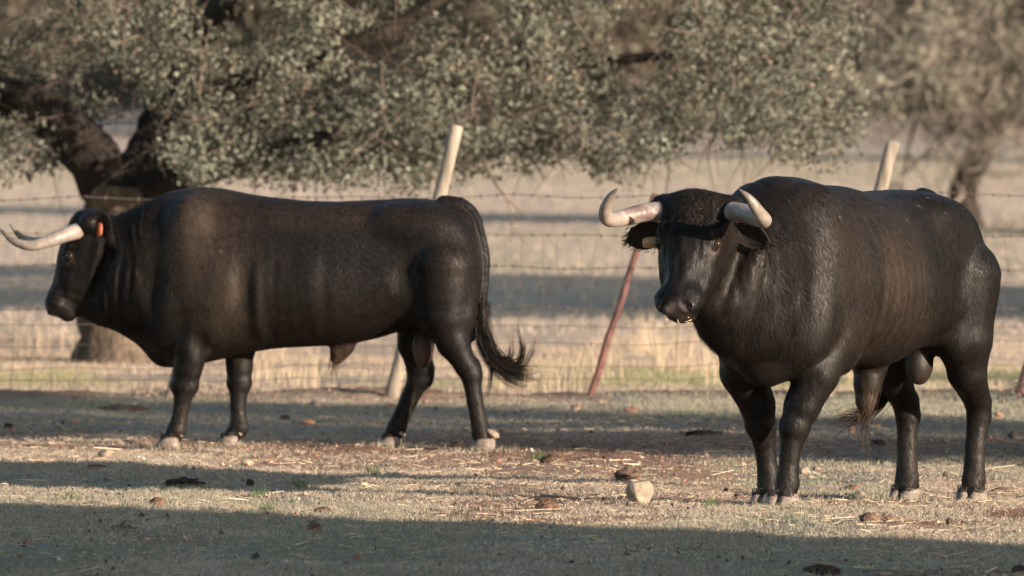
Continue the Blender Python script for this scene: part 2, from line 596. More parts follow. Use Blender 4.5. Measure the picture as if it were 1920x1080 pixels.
def add_hoof(parent, p, fwd, size=1.0, spread=0.0):
    """a cloven hoof as one mesh of two claws and the pair of dewclaws behind it"""
    f = np.array((math.cos(fwd), math.sin(fwd), 0)); l = np.array((-math.sin(fwd), math.cos(fwd), 0)); u = np.array((0, 0, 1.0))
    mb = MB()
    for sd in (-1, 1):
        rings = []
        nseg = 14
        for h, front, back, wd, off in ((0.0, 0.088, -0.050, 0.040, 0.037), (0.026, 0.074, -0.053, 0.041, 0.037), (0.050, 0.055, -0.052, 0.039, 0.036), (0.064, 0.042, -0.048, 0.036, 0.034), (0.070, 0.022, -0.034, 0.022, 0.030)):
            th = np.arange(nseg) * 2 * math.pi / nseg
            x = (front + back) / 2 + (front - back) / 2 * np.sign(np.cos(th)) * np.abs(np.cos(th)) ** 0.8
            taper = np.where(x > 0.02, 1 - 0.45 * np.clip((x - 0.02) / 0.065, 0, 1), 1)
            y = sd * off + wd * np.sin(th) * taper - sd * 0.012 * np.clip(x / 0.08, 0, 1)
            rings.append(p + size * (x[:, None] * f + (y + sd * spread)[:, None] * l + (h - 0.003) * u))
        V = np.concatenate(rings)
        F = [(i * nseg + j, i * nseg + (j + 1) % nseg, (i + 1) * nseg + (j + 1) % nseg, (i + 1) * nseg + j) for i in range(4) for j in range(nseg)]
        F += [tuple(range(nseg))[::-1], tuple(range(4 * nseg, 5 * nseg))]
        mb.add(V, F)
    hoof = mb.build('hoof', M_hoof, parent)
    rgh = np.random.default_rng(int(abs(p[0]) * 1000) + 3)
    m_ = 260; an = rgh.uniform(0, 2 * math.pi, m_); sdh = rgh.choice((-1, 1), m_)
    nh = np.cos(an)[:, None] * f + np.sin(an)[:, None] * l
    rt = p + size * (0.004 * f + (sdh * (0.031 + spread))[:, None] * l + (np.cos(an) * 0.044)[:, None] * f + (np.sin(an) * 0.034)[:, None] * l + rgh.uniform(.058, .086, m_)[:, None] * u)
    hv, hq, ht = strands(rgh, rt, nh, np.tile(-u, (m_, 1)) + nh * .35, np.full(m_, 0.026), 0.0030, np.full(m_, .12), np.tile((0.017, 0.014, 0.012), (m_, 1)) * rgh.uniform(.6, 2.0, (m_, 1)), .3)
    tag(new_mesh('coronet_hair', hv, hq, M_hair, hoof, True, ht), kind='stuff')
    for sd in (-1, 1):
        d = MB()
        q = p + size * (-0.050 * f + sd * 0.032 * l + 0.088 * u)
        d.tube([q + 0.026 * f + 0.022 * u, q + 0.008 * f + 0.008 * u, q - 0.012 * f - 0.008 * u, q - 0.020 * f - 0.022 * u], np.array((0.010, 0.014, 0.013, 0.005)) * size, 8)
        d.build('dewclaw', M_claw, parent)
    return hoof


def strands(rng, roots, nrm, flow, length, width, lift, tint, curl=0.0, segs=2):
    """flat tapering locks of hair lying along flow: vertices, quads, tints"""
    n = len(roots)
    t = flow - nrm * np.sum(flow * nrm, 1)[:, None]
    t += rng.normal(0, 0.16, (n, 3)); t -= nrm * np.sum(t * nrm, 1)[:, None]
    t /= np.linalg.norm(t, axis=1)[:, None] + 1e-9
    b = np.cross(nrm, t)
    L = length * rng.uniform(0.6, 1.3, n); w = width * rng.uniform(0.7, 1.3, n)
    ph = rng.normal(0, 1, n)
    Vs, Ts = [], []
    for k in range(segs + 1):
        s = k / segs
        c = roots + t * (L * s)[:, None] + nrm * (L * lift * (s - 0.35 * s * s))[:, None] + b * (L * curl * ph * s * s)[:, None]
        ww = (w * (1 - 0.85 * s) * 0.5)[:, None]
        Vs += [c - b * ww, c + b * ww]
        Ts += [tint, tint]
    V = np.stack(Vs, 1).reshape(-1, 3)
    T = np.stack(Ts, 1).reshape(-1, 3)
    k = 2 * (segs + 1)
    base = (np.arange(n) * k)[:, None]
    Q = np.concatenate([base + np.array((2 * j, 2 * j + 1, 2 * j + 3, 2 * j + 2)) for j in range(segs)])
    return V, Q, T


def tuft(parent, name, guide, spread0, spread1, n, length_var, rng, mat=None, tint=(0.02, 0.015, 0.012), wid=0.004, stray=0.0):
    """a bunch of long hairs following a guide curve"""
    g = curve_pts(guide, 14)
    d = np.gradient(g, axis=0); d /= np.linalg.norm(d, axis=1)[:, None]
    Vs, Qs, Ts, base = [], [], [], 0
    for i in range(n):
        end = int(len(g) * rng.uniform(1 - length_var, 1)) if rng.random() > 0.12 else len(g)
        end = max(4, end)
        s = np.linspace(0, 1, len(g))[:end]
        o0 = rng.normal(0, 1, 3) * spread0; o1 = rng.normal(0, 1, 3) * spread1
        wv = rng.normal(0, stray, 3)
        c = g[:end] + o0 * (1 - s)[:, None] + o1 * s[:, None] + wv * np.sin(s * rng.uniform(3, 7))[:, None] * s[:, None]
        b = rng.normal(0, 1, 3); 
        side = np.cross(d[:end], b); side /= np.linalg.norm(side, axis=1)[:, None] + 1e-9
        ww = (wid * rng.uniform(0.6, 1.3) * (1 - 0.85 * np.linspace(0, 1, end)))[:, None] * 0.5
        V = np.stack((c - side * ww, c + side * ww), 1).reshape(-1, 3)
        q = np.arange(end - 1)[:, None] * 2 + np.array((0, 1, 3, 2)) + base
        base += len(V)
        Vs.append(V); Qs.append(q); Ts.append(np.tile(np.array(tint) * rng.uniform(0.6, 1.5), (len(V), 1)))
    return new_mesh(name, np.concatenate(Vs), np.concatenate(Qs), mat or M_hair, parent, True, np.concatenate(Ts))


def make_bull(spec):
    rng = np.random.default_rng(spec['seed'])
    H = 0.0100
    fl = Field((-1.12, -0.47, -0.01), (1.62, 0.47, 1.44), H)
    # --- trunk: stations traced from the side view (px of rump..neck, top, bottom, half width)
    st = np.array(spec['stations'], float)
    st = st[np.argsort(-st[:, 0])]
    su = U(st[:, 0]); top = W(st[:, 1]); bot = W(st[:, 2]); hw = st[:, 3]
    s, g = fl.block((su[0] - 0.05, -0.47, 0.2), (su[-1] + 0.05, 0.47, 1.43))
    uu = g[0][:, 0, 0]

    def ip(v):
        k = np.interp(uu, su, v)
        kk = np.ones(7) / 7
        return np.convolve(np.pad(k, 3, mode='edge'), kk, 'valid')
    tp, bt, hh_ = ip(top), ip(bot), ip(hw)
    bend = spec.get('bend', 0.0) * np.clip(uu - 0.55, 0, 2) ** 2
    wc = ((tp + bt) / 2)[:, None, None]; hz = np.maximum((tp - bt) / 2, 0.02)[:, None, None]
    hy = np.maximum(hh_, 0.02)[:, None, None]
    sz = (g[2] - wc) / hz
    hy2 = hy * (1 - 0.16 * np.clip(sz, -1, 1) - 0.10 * np.clip(-sz, 0, 1) ** 2)
    py_ = (g[1] - bend[:, None, None]) / hy2
    q = 2.25
    k0 = (np.abs(py_) ** q + np.abs(sz) ** q) ** (1 / q) + 1e-6
    k1 = np.sqrt((py_ / hy2) ** 2 + (sz / hz) ** 2) + 1e-6
    d = k0 * (k0 - 1) / k1
    endd = np.maximum(su[0] - uu, uu - su[-1])[:, None, None]
    d = np.maximum(d, endd)
    fl.put(s, d.astype(np.float32), 0.03)

    # --- muscles of the trunk
    for c, r, k in spec['blobs']:
        fl.ell((U(c[0]), c[2], W(c[1])), (r[0] * PXM, r[2], r[1] * PXM), k)
    # --- head
    O = np.array(spec['poll']); yaw = spec['head_yaw']
    Rm, hf, hl, hu = rot_rows(yaw, spec['face_down'])

    fsc = spec.get('face_len', 1.0); fw = spec.get('face_wid', 1.0)

    def hp(a, n, s_): return O + a * fsc * Rm[0] + n * Rm[1] + s_ * fw * Rm[2]
    E = lambda a, n, s_, r, k=0.05, sub=False: fl.ell(hp(a, n, s_), (r[0] * fsc, r[1], r[2] * fw), k, Rm, sub)
    C = lambda a, b, ra, rb, k=0.05, sub=False: fl.cap(hp(*a), hp(*b), ra, rb, k, sub)
    # neck into skull
    nb = np.array(spec['neck_base']); fl.cap(nb, hp(0.10, -0.17, 0), 0.185, 0.130, 0.09)
    fl.cap(nb - np.array((0.05, 0, 0.20)), hp(0.24, -0.22, 0), 0.15, 0.085, 0.08)
    E(0.09, -0.125, 0, (0.135, 0.125, 0.125))
    E(0.025, -0.075, 0, (0.07, 0.075, 0.140), 0.06)                 # poll and forelock ridge
    E(0.16, -0.09, 0, (0.13, 0.085, 0.128), 0.05)                   # broad forehead
    E(0.25, -0.145, 0.06, (0.145, 0.105, 0.062), 0.05); E(0.25, -0.145, -0.06, (0.145, 0.105, 0.062), 0.05)   # cheeks
    C((0.20, -0.075, 0), (0.45, -0.065, 0), 0.082, 0.058, 0.06)     # nose bridge
    C((0.28, -0.17, 0), (0.47, -0.135, 0), 0.075, 0.050, 0.06)      # lower jaw
    E(0.475, -0.075, 0, (0.068, 0.068, 0.093), 0.04)                # muzzle
    E(0.512, -0.050, 0.042, (0.032, 0.034, 0.034), 0.02); E(0.512, -0.050, -0.042, (0.032, 0.034, 0.034), 0.02)
    E(0.508, -0.135, 0, (0.036, 0.044, 0.055), 0.025)               # chin
    for sd in (-1, 1):
        E(0.172, -0.035, 0.098 * sd, (0.05, 0.028, 0.030), 0.025)   # brow
        E(0.212, -0.045, 0.120 * sd, (0.034, 0.022, 0.020), 0.015, True)   # eye socket
        E(0.209, -0.055, 0.106 * sd, (0.028, 0.026, 0.024), 0.012)  # lids round the eye
        C((0.518, -0.014, 0.040 * sd), (0.552, -0.040, 0.070 * sd), 0.016, 0.012, 0.008, True)   # nostril
        C((0.02, -0.10, 0.08 * sd), (0.015, -0.09, 0.14 * sd), 0.055, 0.048, 0.03)   # horn core
        C((0.13, -0.235, 0.165 * sd), (0.37, -0.250, 0.105 * sd), 0.034, 0.030, 0.045, True)   # groove behind the jaw
        C((0.24, -0.085, 0.10 * sd), (0.40, -0.105, 0.075 * sd), 0.012, 0.010, 0.03)  # ridge of the cheek
    C((0.560, -0.100, -0.085), (0.560, -0.100, 0.085), 0.017, 0.017, 0.008, True)       # line of the mouth
    C((0.535, -0.104, 0.08), (0.46, -0.115, 0.085), 0.008, 0.006, 0.010, True)
    C((0.535, -0.104, -0.08), (0.46, -0.115, -0.085), 0.008, 0.006, 0.010, True)
    # --- dewlap
    dw = spec['dewlap_r']
    fl.chain([(hp(0.36, -0.19, 0), .050), (hp(0.30, -0.27, 0), .060 * dw)] + spec.get('throat', []) + [((U(x), spec.get('dew', 0) * max(0, U(x) - .8), W(y - spec.get('dew_up', 0) * min(1, (x - 222) / 60))), r * dw) for x, y, r in ((222, 592, .055), (255, 610, .058), (285, 636, .062), (305, 655, .06))], 0.06)
    # --- legs
    for leg in spec['legs']:
        pts = [((U(x) if not isinstance(x, tuple) else x[0], v, W(y)), r * PXM) for x, y, v, r in leg]
        fl.chain(pts, 0.016)
    for c, r, k in spec.get('joints', ()):
        fl.ell((U(c[0]), c[2], W(c[1])), (r[0] * PXM, r[2], r[1] * PXM), k)
    for c, r, k in spec.get('hollows', ()):
        fl.ell((U(c[0]), c[2], W(c[1])), (r[0] * PXM, r[2], r[1] * PXM), k, None, True)
    # --- tail, sheath, scrotum
    tg = curve_pts([(U(x), v, W(y)) for x, y, v in spec['tail']], 26)
    tr = np.interp(np.linspace(0, 1, 26), [0, 0.25, 1], [0.040, 0.028, 0.018])
    fl.chain(list(zip(tg, tr)), 0.008)
    for c, r, k in spec['soft']:
        fl.ell((U(c[0]), c[2], W(c[1])), (r[0] * PXM, r[2], r[1] * PXM), k)
    fl.chain([((U(x), v, W(y)), r) for x, y, v, r in spec['sheath']], 0.03)

    V, Q = fl.mesh()
    V = smooth_mesh(V, Q, 3, 0.5)
    # --- skin folds along the neck and ribs, gentle muscle relief
    nr = vert_normals(V, Q)
    x, y, z = V[:, 0], V[:, 1], V[:, 2]
    wob = 0.05 * fbm(z * 5 + 3, x * 2 + 9, spec['seed'] + 5, 3)
    wr = lambda px, s1, s2, q: fbm((x + wob) * s1 + q, z * s2 + q, spec['seed'] + int(q), 2) - 0.5
    rib = sstep(-0.12, 0.08, x) * (1 - sstep(0.34, 0.46, x)) * sstep(0.5, 0.62, z) * (1 - sstep(0.95, 1.12, z)) * sstep(0.15, 0.22, np.abs(y))
    neck = sstep(0.88, 1.0, x) * (1 - sstep(1.16, 1.24, x)) * sstep(0.62, 0.75, z)
    disp = spec.get('rib', 0.026) * rib * wr(0, 17, 1.5, 60)
    disp += 0.030 * neck * wr(0, 34, 4.5, 70)
    disp += 0.010 * (noise3(V, 7, spec['seed'] + 8) - 0.5) * sstep(0.45, 0.7, z)
    disp += 0.003 * (noise3(V, 20, spec['seed'] + 9) - 0.5)
    onh = np.linalg.norm(V - hp(0.26, -0.09, 0), axis=1) < 0.30
    la, ls = (V - O) @ Rm[0], (V - O) @ Rm[2]
    disp += onh * 0.016 * (fbm(la * 9 + 5 + 2 * np.abs(ls), np.abs(ls) * 30 + 3, spec['seed'] + 15, 2) - 0.5) * sstep(0.0, 0.1, la) * (1 - sstep(0.40, 0.48, la))
    disp += onh * 0.010 * (fbm(la * 40 + 5, np.abs(ls) * 25 + 3, spec['seed'] + 16, 2) - 0.5) * sstep(0.40, 0.46, la)
    V = V + nr * disp[:, None]
    nr = vert_normals(V, Q)
    x, y, z = V[:, 0], V[:, 1], V[:, 2]

    # --- colour of the coat: black, weathered to brown over shoulder and flank
    T = np.tile(np.array((0.0074, 0.0060, 0.0051)), (len(V), 1))
    brown = np.zeros(len(V))
    for (cx, cz, rx, rz, am) in spec['brown']:
        brown = np.maximum(brown, am * np.exp(-((x - U(cx)) / (rx * PXM)) ** 2 - ((z - W(cz)) / (rz * PXM)) ** 2))
    brown *= np.clip(0.1 + 1.8 * fbm(x * 4, z * 2.2, spec['seed'] + 30, 3), 0, 1.3)
    T = T * (1 - brown)[:, None] + np.array((0.034, 0.0240, 0.0168)) * brown[:, None]
    sc_c = spec['soft'][0]
    sk = np.exp(-(((x - U(sc_c[0][0])) / (sc_c[1][0] * PXM * 1.0)) ** 2 + ((y - sc_c[0][2]) / (sc_c[1][2] * 1.15)) ** 2 + ((z - W(sc_c[0][1] + 8)) / (sc_c[1][1] * PXM * 0.95)) ** 2) ** 2)
    T = T * (1 - sk)[:, None] + np.array(spec['skin']) * sk[:, None]
    sh_p = np.array([(U(a), b_, W(c)) for a, c, b_, _ in spec['sheath']][-1])
    ss = np.exp(-(np.linalg.norm(V - sh_p, axis=1) / 0.10) ** 2)
    T = T * (1 - 0.8 * ss)[:, None] + np.array((0.07, 0.045, 0.03)) * 0.8 * ss[:, None]
    for sd in (-1, 1):
        ey = np.linalg.norm(V - hp(0.226, -0.046, 0.112 * sd), axis=1)
        k_ = (np.exp(-((ey - 0.026) / 0.008) ** 2))[:, None] * 0.75
        T = T * (1 - k_) + np.array((0.060, 0.045, 0.036)) * k_
    mz = np.exp(-(np.linalg.norm((V - hp(0.535, -0.055, 0)) / np.array((0.055, 0.06, 0.05)), axis=1)) ** 4)
    T = T * (1 - mz)[:, None] + np.array((0.085, 0.066, 0.060)) * mz[:, None]
    du = (1 - sstep(.12, .42, z)) * np.clip(fbm(x * 14, z * 6 + y * 9, spec['seed'] + 33, 3) * 1.6 - .45, 0, 1) * .6
    T = T * (1 - du)[:, None] + np.array((0.040, 0.032, 0.026)) * du[:, None]
    sp = rng.choice(len(V), 3000)
    sp = sp[(nr[sp, 2] > 0.25) & (z[sp] > 0.95) & (rng.random(3000) < spec.get('specks', 0.05))]
    T[sp] = np.array((0.13, 0.11, 0.085)) * rng.uniform(.3, 1.2, (len(sp), 1))
    lp = np.exp(-(np.linalg.norm((V - hp(0.535, -0.115, 0)) / np.array((0.06, 0.06, 0.035)), axis=1)) ** 4) * np.clip(noise3(V, 70, 5) * 2.6 - .8, 0, 1) * spec.get('lip_dirt', 0)
    T = T * (1 - lp)[:, None] + np.array((0.16, 0.11, 0.075)) * lp[:, None]
    T = np.clip(T, 0.004, 1)

    root = empty('bull', (0, 0, 0))
    body = new_mesh('body', V, Q, M_hide, root, True, T)

    # --- coat of short lying hair, longer on the forehead and neck
    ctr = V[Q].mean(1); ar = np.linalg.norm(np.cross(V[Q[:, 2]] - V[Q[:, 0]], V[Q[:, 3]] - V[Q[:, 1]]), axis=1)
    fn = nr[Q].mean(1)
    n_h = spec['hairs']
    pick = rng.choice(len(Q), n_h, p=ar / ar.sum())
    w4 = rng.dirichlet((1, 1, 1, 1), n_h)
    roots = np.einsum('nk,nkc->nc', w4, V[Q[pick]])
    hn = fn[pick] / (np.linalg.norm(fn[pick], axis=1)[:, None] + 1e-9)
    flow = np.tile(np.array((-0.45, 0, -1.0)), (n_h, 1))
    inhead = (np.linalg.norm(roots - hp(0.25, -0.1, 0), axis=1) < 0.34)
    flow[inhead] = Rm[0] * 0.9
    fore = np.exp(-(np.linalg.norm((roots - hp(0.08, -0.02, 0)), axis=1) / 0.12) ** 2)
    nk = sstep(0.80, 1.0, roots[:, 0]) * (~inhead) * sstep(0.55, 0.7, roots[:, 2])
    flow += rng.normal(0, 1, (n_h, 3)) * (0.9 * fore + 0.25 * nk)[:, None]
    ln = 0.020 + 0.030 * fore + 0.030 * nk
    keep = np.linalg.norm(roots - hp(0.54, -0.06, 0), axis=1) > 0.06
    keep &= ~((roots[:, 0] - U(sc_c[0][0])) ** 2 + (roots[:, 2] - W(sc_c[0][1])) ** 2 + (roots[:, 1] - sc_c[0][2]) ** 2 < 0.09 ** 2)
    tn = T[Q[pick]].mean(1) * (rng.uniform(0.5, 1.5, n_h) * (0.45 + 1.1 * noise3(roots * np.array((1, 1, .3)), 45, spec['seed'] + 60)))[:, None]
    hv, hq, ht = strands(rng, roots[keep], hn[keep], flow[keep], ln[keep], 0.0024, 0.08 + 0.18 * fore[keep] + 0.10 * nk[keep], tn[keep], 0.25)
    tag(new_mesh('coat', hv, hq, M_hair, root, True, ht), kind='stuff')

    # curly forelock between the horns
    nf = 1500
    fp = [hp(a_, 0.03, s_) for a_, s_ in zip(rng.normal(0.05, 0.055, nf), rng.normal(0, 0.065, nf))]
    fp = np.array(fp)
    cand = np.where(np.linalg.norm(V - hp(0.05, -0.03, 0), axis=1) < 0.22)[0]
    near_i = cand[np.array([np.argmin(((V[cand] - q_) ** 2).sum(1)) for q_ in fp])]
    hv, hq, ht = strands(rng, V[near_i] + rng.normal(0, .004, (nf, 3)), nr[near_i], Rm[0] * 0.6 + rng.normal(0, .55, (nf, 3)), np.full(nf, 0.034), 0.0030, np.full(nf, 0.07), np.tile((0.020, 0.016, 0.013), (nf, 1)) * rng.uniform(.5, 1.8, (nf, 1)), 0.7, 4)
    tag(new_mesh('forelock', hv, hq, M_hair, root, True, ht), kind='stuff')

    # --- horns
    for sd, ctrl in ((1, spec['horn']), (-1, spec['horn_right'])):
        c = curve_pts([O + f_ * hf + s_ * sd * hl + z_ * hu for f_, s_, z_ in ctrl], 60)
        t = np.linspace(0, 1, 60)
        rad = np.interp(t, [0, 0.12, 0.45, 0.75, 0.93, 1], spec['horn_r']) * (1 + 0.022 * np.sin(t * 150) * (1 - sstep(.15, .45, t)))
        mb = MB()
        mb.tube(c, rad, 14)
        V0 = mb.V[0]
        tt = np.repeat(t, 14)
        g1 = np.array((0.215, 0.180, 0.158)); g2 = np.array((0.25, 0.205, 0.160)); tip = np.array(spec['horn_tip'])
        ptch = (vnoise(V0[:, 0] * 26 + 4, V0[:, 2] * 26 + V0[:, 1] * 20, spec['seed'] + 40) > 0.6)[:, None]
        colr = g1 * (1 - tt[:, None]) + g2 * tt[:, None]
        colr = np.where(ptch & (tt[:, None] < 0.35), np.array((0.175, 0.125, 0.105)), colr)
        k_ = sstep(spec['tip_from'], 1.0, tt)[:, None]
        colr = colr * (1 - k_) + tip * k_
        k_ = (1 - sstep(0.02, 0.09, tt))[:, None]
        colr = colr * (1 - k_) + np.array((0.22, 0.18, 0.16)) * k_
        mb.T = [colr]
        mb.build('horn', M_horn, root, True, True)
    # --- ears
    for sd in (1, -1):
        e = spec['ears'][0 if sd == 1 else 1]
        base = hp(0.080, -0.17, 0.120 * sd)
        dirv = e['dir'][0] * hf + e['dir'][1] * sd * hl + e['dir'][2] * hu; dirv /= np.linalg.norm(dirv)
        opn = e['open'][0] * hf + e['open'][1] * sd * hl + e['open'][2] * hu
        opn = opn - dirv * (opn @ dirv); opn /= np.linalg.norm(opn)
        sdv = np.cross(dirv, opn)
        mb = MB(); nr_, ns = 12, 14
        rings = []
        for i in range(nr_):
            t = i / (nr_ - 1)
            hwid = np.interp(t, [0, 0.12, 0.35, 0.6, 0.82, 0.95, 1.0], [0.026, 0.040, 0.060, 0.064, 0.048, 0.024, 0.006]) * e.get('w', 1)
            cup = np.interp(t, [0, 0.3, 0.8, 1], [0.9, 0.75, 0.45, 0.2])
            th = np.arange(ns) * 2 * math.pi / ns
            xx = np.cos(th) * hwid; yy = np.sin(th) * 0.008 + cup * (xx / hwid) ** 2 * hwid * 0.8 - cup * hwid * 0.4
            rings.append(base + dirv * (t * e['len']) - hu * (e.get('droop', 0.03) * t * t) + xx[:, None] * sdv + yy[:, None] * opn)
        Fq = [(i * ns + j, i * ns + (j + 1) % ns, (i + 1) * ns + (j + 1) % ns, (i + 1) * ns + j) for i in range(nr_ - 1) for j in range(ns)]
        Fq += [tuple(range(ns))[::-1], tuple(range((nr_ - 1) * ns, nr_ * ns))]
        mb.add(np.concatenate(rings), Fq, (0.018, 0.014, 0.012))
        ear = mb.build('ear', M_hide, root, True, True)
        # fringe of hair along the rim
        rr = np.concatenate(rings); nE = 420
        ki = rng.integers(0, len(rr), nE)
        rp = rr[ki] + rng.normal(0, 0.006, (nE, 3))
        hv, hq, ht = strands(rng, rp, np.tile(opn, (nE, 1)) * rng.choice((-1, 1), nE)[:, None] + rng.normal(0, .3, (nE, 3)), np.tile(dirv * 0.8 - hu * 0.5, (nE, 1)), np.full(nE, 0.022), 0.0026, np.full(nE, 0.25), np.tile((0.018, 0.014, 0.011), (nE, 1)) * rng.uniform(0.6, 1.4, (nE, 1)), 0.3)
        tag(new_mesh('ear_hair', hv, hq, M_hair, ear, True, ht), kind='stuff')
        if e.get('tag'):
            tm = MB()
            cpos = base + dirv * e['len'] * e['tag_at'] + opn * e.get('tag_out', 0.02) - hu * e.get('tag_down', 0.02)
            tw, tl = e['tag_size']
            ta = e.get('tag_axis', (0, 0, -1)); ax_l = ta[0] * hf + ta[1] * sd * hl + ta[2] * hu
            ax_n = opn - ax_l * (opn @ ax_l) / (ax_l @ ax_l); ax_n /= np.linalg.norm(ax_n)
            ax_l = ax_l / np.linalg.norm(ax_l); ax_w = np.cross(ax_l, ax_n)
            prof = []
            for kk in range(16):
                th = kk * 2 * math.pi / 16
                cx_, cy_ = math.copysign(abs(math.cos(th)) ** 0.6, math.cos(th)), math.copysign(abs(math.sin(th)) ** 0.6, math.sin(th))
                prof.append((cx_ * tw / 2, cy_ * tl / 2))
            for o_ in (-0.002, 0.002): pass
            Vt = np.array([cpos + a_ * ax_w + b_ * ax_l + o_ * ax_n for o_ in (-0.0025, 0.0025) for a_, b_ in prof])
            Ft = [(i, (i + 1) % 16, 16 + (i + 1) % 16, 16 + i) for i in range(16)] + [tuple(range(16))[::-1], tuple(range(16, 32))]
            tm.add(Vt, Ft)
            tm.build('ear_tag', e['tag'], ear, False)
    # --- eyes
    for sd in (1, -1):
        mb = MB(); c = hp(0.213, -0.052, 0.114 * sd)
        rings = []; n1 = 12
        for i in range(1, 8):
            ph = math.pi * i / 8
            rings += [c + 0.0205 * np.array((math.sin(ph) * math.cos(a), math.sin(ph) * math.sin(a), math.cos(ph))) for a in np.arange(n1) * 2 * math.pi / n1]
        Fq = [(i * n1 + j, (i + 1) * n1 + j, (i + 1) * n1 + (j + 1) % n1, i * n1 + (j + 1) % n1) for i in range(6) for j in range(n1)] + [tuple(range(n1)), tuple(range(6 * n1, 7 * n1))[::-1]]
        mb.add(rings, Fq)
        mb.build('eye', M_eye, root)
    # --- nostrils: a dark opening with a moist rim
    for sd in (1, -1):
        tgt = hp(0.522, -0.022, 0.052 * sd)
        vi = int(np.argmin(((V - tgt) ** 2).sum(1))); nv = nr[vi]; cc = V[vi] - nv * 0.002
        ax = Rm[2] * sd * 0.8 + Rm[0] * 0.75; ax -= nv * (ax @ nv); ax /= np.linalg.norm(ax); bv = np.cross(ax, nv)
        th = np.arange(15) * 2 * math.pi / 14
        mb = MB()
        ringp = np.array([cc - nv * 0.001 + ax * math.cos(a_) * 0.019 + bv * math.sin(a_) * 0.0115 + nv * 0.002 * math.sin(a_) for a_ in th])
        mb.tube(ringp, np.full(15, 0.0048), 7, True)
        rim = mb.build('nostril', M_muzzle, root)
        mo = MB()
        rg_ = [cc - nv * dpt + ax * math.cos(a_) * 0.020 * sc_ + bv * math.sin(a_) * 0.012 * sc_ for dpt, sc_ in ((-0.0040, 1.0), (-0.0032, .6), (-0.0030, .1)) for a_ in th[:14]]
        mo.add(rg_, [(i * 14 + j, i * 14 + (j + 1) % 14, (i + 1) * 14 + (j + 1) % 14, (i + 1) * 14 + j) for i in range(2) for j in range(14)] + [tuple(range(28, 42))])
        mo.build('nostril_opening', M_eye, rim)
    # --- hooves
    for hx, hv_, yw, siz in spec['hooves']:
        add_hoof(root, np.array((hx, hv_, 0.0)), yw, siz)
    # --- tufts
    tuft(root, 'tail_switch', [(U(a), v, W(b_)) for a, b_, v in spec['switch']], 0.016, spec['switch_spread'], spec['switch_n'], 0.55, rng, None, (0.022, 0.017, 0.014), 0.0045, 0.018)
    for gcv in spec.get('wisps', ()):
        tuft(root, 'tail_wisp', [(U(a), v, W(b_)) for a, b_, v in gcv], 0.012, 0.010, 34, 0.35, rng, None, (0.028, 0.019, 0.014), 0.0045, 0.006)
    tuft(root, 'sheath_hair', [(U(a), v, W(b_)) for a, b_, v in spec['sheath_hair']], 0.022, 0.014, 130, 0.6, rng, None, (0.045, 0.030, 0.020), 0.0035, 0.012)
    return root, hp, hf, hl, hu


STATIONS = [(912, 455, 540, .045), (905, 425, 585, .11), (893, 402, 608, .165), (872, 386, 622, .212), (840, 377, 622, .240), (800, 372, 618, .256), (750, 372, 622, .260),
            (700, 375, 637, .276), (640, 378, 648, .306), (580, 376, 650, .325), (520, 370, 654, .328), (470, 364, 662, .320), (420, 359, 674, .308),
            (370, 358, 684, .292), (330, 362, 688, .266), (300, 370, 678, .238), (270, 381, 652, .214), (240, 393, 634, .195), (212, 405, 618, .172), (185, 412, 592, .142), (165, 430, 560, .09), (150, 450, 520, .03)]

BLOBS = []
for _s in (1, -1):
    BLOBS += [((368, 468, .152 * _s), (50, 98, .125), .08),      # shoulder blade
              ((408, 580, .195 * _s), (52, 62, .108), .06),      # triceps
              ((432, 520, .185 * _s), (34, 70, .105), .09),
              ((335, 600, .135 * _s), (42, 62, .11), .07),       # breast
              ((326, 560, .185 * _s), (28, 34, .062), .05),      # point of the shoulder
              ((408, 618, .195 * _s), (24, 26, .045), .06),     # elbow
              ((352, 655, .150 * _s), (26, 36, .060), .045),     # forearm
              ((800, 425, .150 * _s), (66, 40, .115), .08),      # loin and rump
              ((846, 500, .158 * _s), (62, 90, .122), .07),      # thigh
              ((868, 575, .160 * _s), (42, 72, .100), .07),
              ((832, 590, .180 * _s), (36, 42, .080), .06),      # stifle
              ((752, 418, .150 * _s), (34, 26, .060), .08)]      # hip bone
BLOBS += [((310, 660, .0), (32, 28, .085), .05), ((380, 385, .0), (75, 30, .085), .07)]
HOLLOWS = []
for _s in (1, -1):
    HOLLOWS += [((778, 520, .330 * _s), (24, 50, .080), .05), ((720, 440, .375 * _s), (50, 34, .085), .06),
                ((474, 560, .385 * _s), (20, 86, .075), .05), ((296, 540, .325 * _s), (20, 80, .10), .06), ((392, 655, .300 * _s), (14, 30, .06), .04)]


